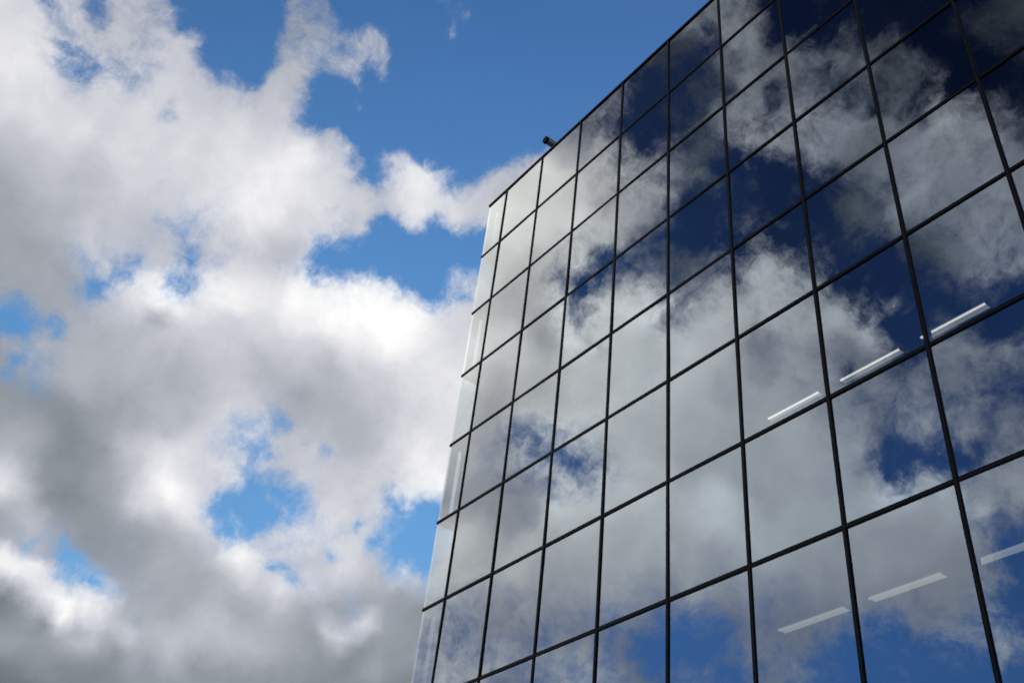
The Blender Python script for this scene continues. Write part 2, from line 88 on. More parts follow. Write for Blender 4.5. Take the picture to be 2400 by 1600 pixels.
    (36,66,36,66,36,67,36,68,36,69,36,69,36,70,36,70,36,70,36,71,36,71,36,71,36,71,36,71,36,71,36,71,36,72,36,72,36,72,36,72,36,72,36,72,36,72,33,72,24,74,23,75,30,77,40,79,53,80,67,80,72,78,72,75,72,75,72,70,72,65,72,63,70,65,63,69,56,71,53,72,49,71,48,68,52,65,55,63,60,62,68,62,74,61,80,60,81,60,80,60,79,60,78,60,77,60,76,60,76,59,75,58,67,57,57,57,48,57,40,57,38,58,38,59,38,59,39,59,39,59,44,59,50,60,57,60,64,61,72,62,72,62,73,61,73,61,74,60,74,60,75,61,76,62,77,63,77,64,77,65,78,66,78,65,79,64,79,63,80,64,80,68,81,72,81,75,82,76,82,76,83,75,84,75,85,74,88,74,91,73,94,73,77,47,90,46,95,45,99,44,99,44,99,44,99,44,99,44,99,44,99,44,99,44,99,44,99,45,99,46,99,47,99,48,99,50,99,51,99,51,99,52,99,53,99,54,99,56,99,57,99,62,99,66,99,65,99,57,99,51,99,45,99,41,99,41,99,41,99,42,99,42,99,43,99,44,99,47,99,50,99,50,99,51,99,51,99,52,98,54,94,56,91,59,88,70,91,74,95,75,89,69,73,66,47,62,62,60,73,59,84,61,92,62,93,60,93,61,94,57,96,53,98,50,97,50,96,49,96,48,96,48,94,49,92,50,92,50,96,47,99,44,99,45,99,47,99,47,99,47,99,47,99,48,99,49,99,51,99,53,99,55,99,57,99,58,99,58,99,58,99,59,99,59,99,59,99,59,99,59,99,59,99,59,99,59,99,59,99,59,99,59,99,59),
    (36,62,36,63,36,63,36,64,36,64,36,65,36,66,36,66,36,67,36,67,36,68,36,68,36,69,36,69,36,69,36,70,36,70,36,70,36,70,36,70,36,70,36,70,36,70,30,70,22,70,24,71,31,72,41,74,54,75,69,74,78,73,78,70,78,70,78,66,78,64,78,64,78,66,78,69,75,70,71,71,68,70,68,68,71,66,74,64,78,63,80,63,82,63,84,62,83,62,81,62,81,62,81,62,81,62,80,62,79,61,78,59,76,58,68,58,59,58,51,60,51,61,51,61,52,60,52,60,52,60,58,60,65,62,71,63,74,65,75,66,76,67,76,66,77,65,78,64,79,64,80,63,81,63,82,64,82,66,83,68,83,70,84,70,84,69,84,69,85,70,85,72,86,75,86,76,87,76,88,76,88,75,89,75,90,74,91,74,94,73,96,73,43,47,64,47,83,47,92,46,96,45,99,44,99,44,99,44,99,44,99,44,99,44,99,44,99,44,99,44,99,45,99,46,99,47,99,48,99,49,99,50,99,51,99,52,99,53,99,54,99,60,99,63,99,63,99,58,99,48,99,41,99,39,99,40,99,40,99,41,99,43,99,45,99,47,99,53,99,59,99,58,99,55,99,56,99,56,93,58,82,60,69,60,56,70,75,74,90,76,88,72,86,64,85,61,84,59,84,59,90,58,95,58,96,60,97,64,97,62,98,58,96,54,92,53,86,56,88,58,88,58,85,58,72,57,78,57,91,55,97,51,99,49,99,49,99,49,99,48,99,48,99,49,99,51,99,52,99,55,99,56,99,57,99,58,99,58,99,59,99,59,99,59,99,59,99,59,99,59,99,59,99,59,99,59,99,59,99,59,99,59,99,59),
    (36,63,36,63,36,62,36,62,36,62,36,62,36,62,36,62,36,63,36,63,36,64,36,64,36,65,36,65,36,66,36,66,36,67,36,67,36,68,36,68,36,68,36,68,36,69,27,68,21,68,27,69,35,69,46,70,60,70,74,70,83,69,83,67,83,67,83,65,83,65,83,65,83,67,83,69,83,69,84,70,84,69,84,68,84,67,84,66,85,65,85,65,86,65,86,66,85,66,83,66,82,66,81,66,80,66,79,65,80,64,82,62,81,61,78,61,71,63,67,65,67,66,68,64,68,63,68,62,68,62,72,63,78,64,78,67,79,69,80,71,81,71,82,71,82,70,83,69,84,67,85,66,86,66,87,66,87,67,88,70,88,73,89,74,89,74,89,73,90,74,90,75,91,76,91,77,92,76,92,76,93,75,93,75,94,74,95,74,97,73,98,72,43,48,43,48,48,47,71,47,87,46,93,45,97,44,99,44,99,44,99,44,99,44,99,44,99,44,99,44,99,44,99,44,99,45,99,45,99,46,99,48,99,49,99,50,99,51,99,52,99,55,99,57,99,57,99,52,99,44,99,41,99,40,99,41,99,41,99,43,99,45,99,47,99,49,99,59,99,65,99,65,99,63,99,63,98,64,90,64,66,65,34,65,27,67,48,71,72,71,78,64,74,62,73,62,73,62,74,62,79,61,85,61,47,62,79,64,98,63,96,61,91,58,82,57,56,61,59,66,59,66,56,67,37,61,57,58,84,57,93,55,99,52,99,52,99,51,99,51,99,51,99,51,99,53,99,54,99,56,99,57,99,58,99,58,99,59,99,59,99,59,99,59,99,59,99,59,99,59,99,59,99,59,99,59,99,59,99,59,99,59,99,59),
    (37,69,36,67,36,66,36,65,36,64,36,63,36,63,36,62,36,62,36,62,36,62,36,62,36,62,36,62,36,62,36,62,36,63,36,63,36,63,36,64,36,64,36,65,34,65,25,65,23,66,30,67,40,67,52,68,66,68,79,68,88,67,88,66,88,66,88,66,88,67,88,68,88,69,88,69,88,69,88,69,89,70,89,69,89,69,89,68,89,68,90,68,91,69,89,69,88,70,86,70,84,71,83,71,82,70,81,68,81,66,82,64,84,64,86,65,83,68,82,70,82,70,82,68,82,66,82,65,82,65,84,65,84,67,83,69,84,72,85,74,86,75,87,74,87,73,88,71,89,70,90,69,91,68,92,68,92,69,92,72,93,75,93,76,93,76,94,75,94,75,95,75,95,76,96,76,96,76,96,76,97,76,97,75,97,74,98,74,98,73,99,72,43,47,43,48,43,48,43,48,56,47,76,47,89,46,94,45,98,44,99,44,99,44,99,44,99,44,99,44,99,44,99,44,99,44,99,44,99,45,99,45,99,46,99,47,99,48,99,51,99,52,99,53,99,51,99,48,99,43,99,42,99,42,99,42,99,42,99,44,99,46,99,48,99,51,99,61,99,66,99,69,99,71,99,70,96,68,88,68,58,68,39,68,42,68,28,68,38,65,63,63,74,63,72,65,71,65,71,65,75,64,83,63,92,63,94,63,96,63,92,62,82,60,62,59,32,62,23,66,23,66,23,69,13,63,36,59,69,58,89,56,96,55,99,54,99,54,99,53,99,54,99,54,99,55,99,56,99,57,99,58,99,59,99,59,99,59,99,59,99,59,99,59,99,59,99,59,99,59,99,59,99,59,99,59,99,59,99,59,99,59,99,59),
    (52,74,48,73,45,72,42,71,40,70,37,69,36,68,36,66,36,65,36,64,36,64,36,63,36,62,36,62,36,62,36,61,36,61,36,61,36,61,36,61,36,61,36,61,31,61,23,61,24,62,32,63,41,65,55,66,69,67,82,67,92,66,92,66,92,66,92,68,92,70,93,71,93,71,93,71,93,71,93,72,93,72,93,72,93,71,94,70,94,70,94,71,94,72,92,72,91,73,89,75,87,76,86,76,84,74,83,72,83,69,84,68,85,68,87,69,90,71,90,73,90,73,90,71,91,70,91,69,91,69,90,69,89,69,88,71,89,74,90,76,91,76,91,75,92,74,93,73,94,72,94,71,95,71,96,71,96,72,97,74,97,76,97,77,97,76,97,75,98,73,98,73,98,75,98,76,98,78,98,78,98,79,99,78,99,76,99,74,99,73,99,72,43,47,43,47,43,47,43,48,43,48,43,47,61,47,80,47,90,46,94,45,98,44,99,44,99,44,99,44,99,44,99,44,99,44,99,44,99,44,99,44,99,44,99,45,99,46,99,48,99,50,99,51,99,50,99,46,99,43,99,42,99,42,99,42,99,42,99,44,99,46,99,48,99,52,99,61,99,67,99,74,99,78,99,75,95,69,84,67,49,67,35,68,42,68,26,67,14,65,32,63,46,64,57,66,68,66,76,66,78,65,77,64,80,63,86,62,94,62,87,62,36,62,62,61,40,61,18,64,18,64,20,66,8,62,21,60,50,59,83,59,94,58,99,58,99,57,99,57,99,57,99,58,99,58,99,59,99,59,99,59,99,59,99,59,99,59,99,59,99,59,99,59,99,59,99,59,99,59,99,59,99,59,99,59,99,59,99,59,99,59,99,59),
    (71,76,67,76,63,75,60,75,56,74,53,74,49,73,46,72,43,71,41,70,39,69,37,68,36,67,36,66,36,65,36,64,36,64,36,63,36,62,36,62,36,62,36,61,28,60,22,60,25,60,33,62,43,64,57,67,71,68,83,67,92,67,96,67,96,67,97,69,97,72,97,73,97,74,97,74,97,75,97,75,97,75,97,74,97,73,97,73,97,73,98,73,96,74,95,75,94,77,92,78,90,80,89,81,87,80,85,77,86,74,87,72,89,72,90,73,92,74,94,74,94,74,95,74,95,74,95,74,95,74,94,74,93,74,93,75,94,76,94,77,95,77,96,76,96,75,97,74,97,74,98,73,98,74,98,74,98,75,98,76,98,77,98,76,98,75,99,73,99,72,99,73,99,75,99,78,99,80,99,82,99,83,99,81,99,78,99,74,99,69,99,66,70,46,46,46,43,47,43,47,43,48,43,48,43,48,45,47,65,47,82,47,91,46,95,45,98,44,99,44,99,44,99,44,99,44,99,44,99,44,99,44,99,44,99,44,99,45,99,46,99,48,99,49,99,48,99,45,99,43,99,41,99,42,99,42,99,42,99,44,99,47,99,50,99,54,99,60,99,70,99,77,99,78,99,74,96,67,89,64,70,65,42,66,26,67,11,66,6,63,13,62,32,63,38,66,35,67,63,66,80,66,81,65,82,63,83,61,37,61,81,61,74,63,56,64,29,67,11,68,11,68,15,68,8,67,22,64,56,63,86,62,95,62,99,62,99,61,99,61,99,61,99,61,99,61,99,61,99,60,99,60,99,60,99,60,99,60,99,60,99,59,99,59,99,59,99,59,99,59,99,59,99,59,99,59,99,59,99,59,99,59,99,59),
    (85,76,83,76,80,76,77,76,74,76,71,75,67,75,64,75,61,75,58,74,55,74,52,73,49,72,46,72,44,71,42,70,40,69,38,68,37,67,36,67,36,66,34,65,31,62,31,61,35,62,39,64,44,69,58,73,72,74,84,72,93,69,97,69,97,69,98,71,98,73,98,74,98,74,98,75,98,76,99,76,99,76,99,75,99,74,99,74,99,75,99,76,98,77,97,78,96,79,95,81,93,83,92,84,90,84,89,82,90,79,91,77,92,75,93,75,95,75,96,75,98,75,98,76,98,78,98,79,98,79,97,79,97,79,97,78,97,78,98,77,98,77,98,77,98,76,98,76,99,76,99,76,99,76,98,76,97,76,96,76,96,76,96,74,96,72,97,70,98,70,99,73,99,76,99,79,99,83,99,84,99,83,99,79,99,73,99,66,99,60,99,57,91,46,81,46,60,46,43,46,43,47,43,47,43,48,43,48,43,48,48,47,68,47,84,47,91,46,95,45,98,44,99,44,99,44,99,44,99,44,99,44,99,44,99,44,99,44,99,44,99,45,99,45,99,45,99,43,99,42,99,41,99,42,99,43,99,43,99,44,99,49,99,53,99,57,99,61,99,69,99,75,99,74,99,70,98,66,94,64,83,63,69,64,46,65,14,65,7,62,27,61,33,62,27,64,41,65,74,65,91,65,93,64,94,62,95,60,88,60,81,62,67,64,47,67,41,69,22,71,22,71,8,71,8,71,27,69,62,66,88,65,96,65,99,65,99,65,99,65,99,64,99,64,99,63,99,62,99,62,99,61,99,61,99,60,99,60,99,60,99,60,99,60,99,60,99,60,99,60,99,60,99,60,99,60,99,60,99,60,99,60,99,60),
    (90,76,89,76,88,76,87,76,86,76,85,76,83,76,80,76,78,75,75,75,72,75,69,75,66,75,64,74,61,74,58,74,56,73,53,73,51,72,48,72,46,71,44,70,43,67,42,66,47,66,54,70,60,76,68,81,78,82,87,78,93,75,96,74,96,74,97,74,99,74,99,74,99,74,99,75,99,76,99,76,99,76,99,76,99,75,99,76,99,77,99,78,99,78,99,79,98,80,97,82,96,83,94,84,93,85,93,85,93,84,94,82,95,79,96,77,97,76,98,75,99,75,99,77,99,79,99,81,99,81,99,82,98,81,98,80,99,79,99,78,99,78,99,78,99,78,99,78,99,78,99,78,98,78,96,79,95,78,93,77,93,73,93,68,94,65,95,64,96,66,98,70,99,74,99,78,99,81,99,80,99,76,99,70,99,63,99,59,99,56,99,54,98,45,94,46,89,46,73,46,52,46,43,47,43,47,43,47,43,48,43,48,43,48,51,47,70,47,84,46,91,46,95,45,98,44,99,44,99,44,99,44,99,44,99,44,99,44,98,43,97,43,98,42,99,42,99,41,99,41,99,41,99,43,99,44,99,44,99,47,99,52,99,57,99,60,99,63,99,68,99,72,99,71,99,69,97,67,93,65,81,64,69,65,39,66,11,64,15,61,19,60,25,61,39,62,65,63,87,64,95,63,97,62,97,61,97,60,94,61,89,63,72,65,48,68,41,70,50,71,50,71,29,72,10,73,32,74,68,71,90,68,97,68,99,67,99,67,99,67,99,66,99,66,99,65,99,64,99,63,99,62,99,61,99,61,99,60,99,60,99,60,99,60,99,60,99,60,99,60,99,60,99,60,99,60,99,60,99,60,99,60,99,60),
    (88,75,88,75,89,75,89,75,90,75,90,75,89,76,88,76,87,75,86,75,85,75,84,75,82,75,80,75,77,75,75,75,73,74,70,74,68,74,66,74,63,73,61,73,59,72,57,71,63,72,70,76,76,82,81,86,86,86,89,83,91,79,94,78,94,78,96,77,98,76,98,75,98,75,99,76,99,76,99,77,99,77,99,77,99,76,99,77,99,79,99,79,99,80,99,80,99,80,99,81,98,81,97,82,96,84,96,88,96,89,97,89,98,86,98,83,99,80,99,78,99,77,99,77,99,79,99,81,99,81,99,82,99,82,99,81,99,80,99,79,98,80,97,81,96,82,96,83,96,83,96,82,95,83,94,84,93,84,91,79,89,70,89,63,91,61,93,61,94,62,96,64,97,68,98,70,99,71,99,70,99,66,99,62,99,58,99,56,99,54,99,53,99,45,99,45,96,45,92,46,84,46,66,46,45,46,43,47,43,47,43,48,43,48,43,48,43,48,52,47,70,47,84,46,91,46,94,45,97,44,99,44,99,44,99,44,97,43,93,43,92,42,95,41,97,41,99,40,99,41,99,44,99,46,99,47,99,47,99,48,99,52,99,56,99,59,99,61,99,65,99,68,99,68,98,67,95,66,87,66,73,66,61,66,28,66,24,65,47,61,54,60,62,60,71,61,87,62,93,62,99,63,99,62,99,61,98,61,91,62,74,64,45,65,44,69,56,71,46,73,46,73,36,74,26,76,38,77,73,76,91,71,98,69,99,69,99,68,99,68,99,67,99,67,99,66,99,65,99,64,99,63,99,62,99,61,99,61,99,60,99,60,99,60,99,60,99,60,99,60,99,60,99,60,99,60,99,60,99,60,99,60,99,60),
    (76,73,80,73,83,73,85,74,87,74,88,74,88,75,89,75,89,75,90,75,90,75,89,75,89,75,88,75,87,75,86,75,85,75,85,75,83,74,81,74,79,74,77,74,75,74,74,73,78,74,80,77,81,81,82,84,84,85,87,84,90,82,92,81,92,81,95,79,94,78,93,78,93,80,94,81,96,81,97,79,99,78,99,77,99,77,99,79,99,80,99,81,99,81,99,81,99,80,99,79,99,77,99,78,98,81,98,86,98,91,99,93,99,94,99,92,99,88,99,84,99,81,99,80,99,80,99,81,99,81,99,82,99,82,99,82,99,82,96,83,94,84,93,86,91,88,91,88,92,87,92,87,91,89,89,91,89,89,88,81,86,70,86,62,88,60,90,61,92,62,93,62,95,63,96,64,98,64,99,64,99,63,99,61,99,59,99,57,99,55,99,54,99,46,99,45,99,45,99,45,95,45,90,46,79,46,60,46,43,46,43,47,43,47,43,48,43,48,43,48,43,48,52,47,69,47,83,47,91,46,94,45,97,44,97,44,44,44,74,44,78,44,84,43,94,43,98,44,99,46,99,47,99,47,99,47,99,47,99,48,99,50,99,52,99,54,99,55,99,56,99,59,99,63,96,65,92,66,79,66,68,66,66,66,34,66,48,65,72,61,86,60,89,60,91,60,94,61,99,61,99,62,99,62,99,62,98,62,92,63,79,64,66,66,77,69,86,72,80,74,80,74,72,76,62,77,53,78,78,77,92,73,99,70,99,69,99,69,99,68,99,68,99,67,99,67,99,66,99,65,99,64,99,63,99,62,99,61,99,61,99,60,99,60,99,60,99,60,99,60,99,60,99,60,99,60,99,60,99,60,99,60,99,60),
    (61,72,65,72,68,72,71,72,75,73,78,73,81,73,83,73,86,73,87,74,88,74,88,74,88,74,89,74,89,74,90,74,90,74,90,74,89,74,88,74,87,74,87,74,85,74,82,74,82,75,83,76,83,79,84,81,84,83,86,86,88,88,91,85,91,85,91,82,88,82,86,87,87,92,89,93,91,90,93,85,95,81,98,78,99,78,99,79,99,81,99,82,99,82,99,81,99,80,99,78,99,76,99,75,99,77,99,82,99,89,99,94,99,96,99,95,99,91,99,88,99,85,99,83,99,82,99,83,99,83,99,84,99,84,99,84,96,85,93,86,91,88,86,89,82,90,81,90,83,90,85,90,82,92,77,95,77,93,80,83,83,71,84,63,85,60,87,61,89,62,91,63,93,63,94,63,96,63,98,64,99,65,99,64,99,62,99,60,99,58,99,56,99,46,99,46,99,46,99,45,99,45,97,45,93,46,88,46,74,46,55,46,43,47,43,47,43,47,43,48,43,48,43,48,43,48,51,47,68,47,82,46,91,45,92,45,38,46,47,47,65,48,80,48,93,49,98,50,99,51,99,50,99,48,99,48,99,48,99,48,99,50,99,51,99,52,99,53,99,55,99,56,99,60,96,64,90,66,81,66,77,66,59,66,27,66,46,63,66,60,92,59,97,60,99,60,87,60,96,60,99,60,99,61,99,61,99,63,96,64,92,65,90,67,92,69,95,72,93,74,93,74,91,76,88,77,85,77,90,75,95,72,99,70,99,69,99,69,99,69,99,68,99,68,99,67,99,66,99,65,99,64,99,63,99,62,99,62,99,61,99,61,99,60,99,60,99,60,99,60,99,60,99,60,99,60,99,60,99,60,99,60,99,60),
    (45,71,49,71,52,71,56,72,60,72,63,72,66,72,69,72,72,72,75,72,78,72,80,72,83,73,85,73,87,73,87,73,88,73,88,73,88,73,89,73,86,73,84,73,84,73,84,74,85,74,85,75,82,77,77,80,71,86,70,93,75,95,81,90,81,90,84,85,76,85,70,94,73,99,77,99,82,99,88,93,92,84,95,79,98,77,99,78,99,80,99,81,99,81,99,80,99,80,99,78,99,76,99,75,99,75,99,78,99,85,99,92,99,95,99,93,99,90,99,86,99,84,99,83,99,84,99,85,99,85,99,86,99,86,97,87,94,88,91,89,85,90,76,91,67,91,64,90,67,90,71,90,71,92,61,95,59,94,64,85,68,72,77,63,83,61,85,62,86,63,88,64,91,64,93,64,95,65,97,66,99,67,99,67,99,66,99,64,99,62,99,59,99,47,99,46,99,46,99,46,99,45,99,45,99,45,96,45,92,46,85,46,71,46,52,46,43,47,43,47,43,47,43,48,43,48,43,48,41,48,52,48,71,48,79,49,70,49,63,50,68,50,83,51,95,52,99,53,99,53,99,51,99,50,99,49,99,49,99,49,99,50,99,51,99,52,99,53,99,55,99,55,99,58,97,62,94,65,86,66,77,66,68,66,53,65,66,60,80,58,91,58,77,59,96,59,64,59,63,58,91,57,99,57,99,59,99,61,99,63,98,65,98,67,99,69,99,71,99,73,99,73,98,74,96,75,95,74,96,72,99,71,99,70,99,70,99,69,99,68,99,68,99,68,99,67,99,66,99,66,99,65,99,64,99,63,99,62,99,61,99,61,99,61,99,60,99,60,99,60,99,60,99,60,99,60,99,60,99,60,99,60,99,60),
    (36,69,36,70,39,70,41,70,44,71,47,71,50,71,54,71,57,71,60,71,63,71,66,71,69,71,71,71,74,72,76,72,79,72,81,72,83,72,85,72,82,72,78,72,78,72,79,72,79,73,70,74,64,75,58,80,51,91,51,99,58,98,65,92,65,92,68,86,61,86,49,96,54,99,59,99,69,99,81,94,89,83,93,78,96,76,98,76,99,78,99,79,99,80,99,80,99,80,99,79,99,78,99,76,99,75,99,76,99,80,99,85,99,86,99,85,99,83,99,80,99,79,99,79,99,82,99,86,99,86,99,88,99,88,96,89,92,89,88,90,79,90,68,90,55,90,45,90,49,89,52,89,54,90,50,93,42,94,45,87,56,75,68,67,79,65,83,66,84,67,87,67,90,67,92,67,95,67,97,67,98,68,99,68,99,68,99,67,99,65,99,63,99,47,99,47,99,47,99,46,99,46,99,46,99,45,99,45,99,45,95,45,91,46,83,46,68,46,49,46,43,47,43,47,43,47,43,48,26,48,24,48,39,48,62,49,60,50,61,50,71,51,87,51,96,52,99,54,99,54,99,53,99,52,99,51,99,51,99,51,99,51,99,51,99,52,99,53,99,54,99,55,99,57,97,61,94,64,83,65,73,65,66,65,60,62,56,57,65,56,80,56,93,57,97,57,99,57,98,56,99,55,99,55,99,57,99,60,99,63,99,64,99,66,99,68,99,70,99,71,99,71,99,71,99,72,99,71,99,71,99,71,99,71,99,70,99,69,99,68,99,68,99,68,99,67,99,67,99,66,99,65,99,64,99,63,99,62,99,62,99,61,99,61,99,61,99,60,99,60,99,60,99,60,99,60,99,60,99,60,99,60,99,60),
    (36,67,36,68,36,68,36,68,36,69,36,69,38,69,40,70,42,70,45,70,48,70,51,70,54,71,56,71,59,71,62,71,64,71,67,71,69,71,74,71,80,70,75,70,73,70,73,70,70,70,53,70,44,71,39,77,34,89,35,97,40,96,45,91,45,91,48,85,47,85,36,96,37,99,46,99,61,99,74,88,84,79,89,75,92,75,95,75,98,75,98,76,99,78,99,80,99,80,99,80,99,80,99,78,99,78,99,77,99,78,99,78,99,78,99,78,99,77,99,75,99,75,99,77,99,81,99,86,99,86,99,88,98,88,95,88,92,89,86,89,75,88,62,88,47,87,40,87,34,87,36,87,37,88,38,90,33,92,37,91,47,86,59,81,71,76,81,72,84,71,87,70,89,69,92,69,94,69,96,69,98,69,99,69,99,69,99,68,99,68,99,66,99,48,99,47,99,47,99,47,99,46,99,46,99,46,99,45,99,45,99,45,98,45,94,46,91,46,82,46,66,46,48,46,43,47,37,47,17,47,16,48,19,48,33,48,66,49,66,50,79,51,92,52,97,53,99,54,99,55,99,54,99,53,99,53,99,53,99,53,99,52,99,52,99,52,99,52,99,53,99,54,99,56,99,59,96,62,94,62,91,62,84,61,77,58,69,53,68,52,86,52,95,53,98,54,99,55,99,54,99,54,99,54,99,56,99,59,99,62,99,64,99,65,99,67,99,69,99,70,99,70,99,70,99,71,99,71,99,71,99,71,99,71,99,70,99,69,99,68,99,68,99,68,99,67,99,67,99,66,99,65,99,64,99,63,99,63,99,62,99,61,99,61,99,61,99,61,99,60,99,60,99,60,99,60,99,60,99,60,99,60,99,60),
    (36,67,36,67,36,67,36,67,36,67,36,67,36,68,36,68,36,68,36,68,36,69,38,69,40,69,42,69,44,70,47,70,49,70,52,70,54,70,62,69,70,69,74,68,71,67,70,67,70,66,59,67,45,68,41,70,39,73,37,76,36,77,32,77,32,77,32,77,34,80,27,90,29,97,39,96,52,88,63,78,72,75,81,74,89,74,93,75,96,75,97,76,98,77,99,79,99,81,99,81,99,80,99,79,99,78,99,78,99,78,99,78,99,77,99,77,99,76,99,75,99,75,99,77,99,81,99,85,99,85,99,86,98,87,95,86,92,86,88,86,79,85,70,84,62,84,54,83,44,84,37,85,31,86,28,89,26,93,31,95,39,93,49,88,62,81,73,74,82,70,86,69,89,69,91,70,94,70,96,70,98,70,99,70,99,70,99,70,99,70,99,70,99,48,99,48,99,48,99,47,99,47,99,47,99,46,99,46,99,46,99,45,99,45,99,45,97,45,94,46,90,46,81,46,66,46,50,46,35,47,27,48,23,48,35,48,55,48,73,49,48,51,96,52,99,53,99,53,99,54,99,54,99,54,99,54,99,54,99,53,99,53,99,53,99,52,99,52,99,53,99,55,99,57,99,59,99,60,97,61,96,60,94,58,93,56,88,51,84,49,92,49,96,50,99,52,99,53,99,53,99,53,99,53,99,55,99,58,99,61,99,63,99,65,99,66,99,67,99,69,99,69,99,69,99,70,99,70,99,71,99,71,99,71,99,70,99,68,99,68,99,68,99,67,99,67,99,67,99,66,99,66,99,65,99,64,99,63,99,62,99,61,99,61,99,61,99,61,99,61,99,61,99,60,99,60,99,60,99,60,99,60,99,60),
    (36,67,36,67,36,67,36,67,36,66,36,66,36,66,36,66,36,67,36,67,36,67,36,67,36,67,36,68,36,68,36,68,37,68,39,68,42,68,49,67,58,66,66,65,70,64,67,63,67,63,67,65,64,67,61,69,59,70,56,69,53,69,48,69,48,69,43,70,37,71,28,66,25,61,32,61,39,65,48,70,62,73,76,74,87,74,90,75,93,75,96,75,98,77,99,80,99,81,99,80,99,79,99,79,99,78,99,78,99,78,99,77,99,78,99,78,99,78,99,77,99,77,99,78,99,81,99,84,99,84,99,84,99,84,97,84,94,83,91,83,87,82,82,82,76,82,67,83,58,84,48,85,44,87,41,90,38,94,35,95,36,93,41,89,52,83,65,75,77,70,86,67,88,67,91,68,93,69,96,70,97,71,99,71,99,72,99,72,99,72,99,71,99,48,99,48,99,48,99,48,99,47,99,47,99,47,99,47,99,46,99,46,99,46,99,45,99,45,99,45,97,45,93,46,90,46,82,46,69,47,62,47,54,48,65,48,81,48,53,49,70,51,97,52,99,53,99,53,99,53,99,54,99,54,99,54,99,54,99,54,99,54,99,54,99,54,99,54,99,55,99,56,99,57,99,58,99,60,99,60,99,58,98,57,97,54,95,51,95,48,96,47,98,49,99,51,99,52,99,52,99,53,99,53,99,55,99,57,99,60,99,62,99,64,99,65,99,66,99,67,99,67,99,68,99,68,99,69,99,70,99,70,99,70,99,69,99,68,99,68,99,67,99,67,99,67,99,67,99,66,99,66,99,65,99,64,99,63,99,62,99,62,99,61,99,61,99,61,99,61,99,61,99,61,99,61,99,60,99,60,99,60,99,60),
    (42,67,39,67,36,67,36,66,36,66,36,66,36,66,36,66,36,66,36,66,36,66,36,66,36,66,36,66,36,66,36,66,36,66,36,67,33,66,39,64,45,62,50,61,55,61,59,61,64,62,64,65,64,68,65,69,65,69,65,69,65,69,66,70,66,70,60,73,46,75,36,67,31,57,29,55,35,56,48,62,64,68,78,72,84,74,88,74,91,75,95,75,97,78,98,79,99,80,99,79,99,78,99,78,99,78,99,77,99,77,99,78,99,78,99,78,99,79,99,79,99,79,99,80,99,81,99,82,99,82,99,83,99,82,99,82,97,81,94,81,93,81,90,81,86,82,79,84,71,85,66,86,62,88,58,90,54,93,50,94,52,93,55,89,59,83,68,75,79,69,88,66,90,66,92,67,94,69,96,71,98,72,99,72,99,72,99,72,99,72,99,72,99,49,99,48,99,48,99,48,99,48,99,48,99,47,99,47,99,47,99,46,99,46,99,46,99,46,99,45,99,45,99,45,97,46,94,46,91,47,90,47,86,48,89,48,94,48,97,48,96,50,94,52,95,53,98,53,99,54,99,55,99,55,99,55,99,55,99,56,99,56,99,56,99,56,99,56,99,57,99,57,99,57,99,58,99,59,99,58,99,57,99,55,99,54,99,52,98,51,99,50,99,50,99,51,99,52,99,53,99,53,99,55,99,56,99,58,99,60,99,61,99,63,99,64,99,64,99,65,99,65,99,66,99,67,99,67,99,68,99,69,99,69,99,68,99,68,99,67,99,67,99,67,99,67,99,67,99,66,99,66,99,65,99,64,99,63,99,62,99,62,99,61,99,61,99,61,99,61,99,61,99,61,99,61,99,61,99,61,99,60,99,60),
    (42,67,48,66,49,66,45,66,42,66,39,66,36,66,36,66,36,66,36,66,36,66,36,66,36,66,36,66,36,65,36,65,36,65,36,65,28,63,30,61,34,60,38,60,41,60,48,61,60,63,62,66,62,68,63,68,63,68,63,69,63,70,64,72,64,72,65,77,59,80,51,71,44,60,43,56,46,57,53,60,67,65,78,69,82,71,86,72,90,73,94,74,97,77,98,79,99,78,99,78,99,77,99,77,99,77,99,77,99,77,99,78,99,78,99,79,99,79,99,80,99,80,99,81,99,81,99,82,99,82,99,82,99,82,99,81,99,81,98,81,96,81,94,83,92,84,88,85,84,86,81,87,78,88,75,89,71,91,68,91,70,89,73,86,76,81,80,75,86,70,91,66,93,65,94,67,96,69,97,72,98,73,99,73,99,73,99,73,99,72,99,72,99,50,99,49,99,48,99,48,99,48,99,48,99,48,99,47,99,47,99,47,99,47,99,46,99,46,99,46,99,46,99,45,99,45,99,46,99,46,97,47,96,47,97,48,96,48,91,48,86,49,85,52,88,54,92,55,96,56,99,57,99,57,99,56,99,56,99,56,99,57,99,57,99,58,99,58,99,59,99,59,99,59,99,59,99,58,99,57,99,56,99,54,99,54,99,54,99,54,99,53,99,53,99,52,99,53,99,54,99,55,99,57,99,58,99,59,99,60,99,62,99,63,99,64,99,64,99,65,99,65,99,65,99,66,99,66,99,67,99,68,99,68,99,68,99,67,99,67,99,67,99,67,99,67,99,67,99,66,99,66,99,65,99,64,99,63,99,63,99,62,99,62,99,61,99,61,99,61,99,61,99,61,99,61,99,61,99,61,99,61,99,61),
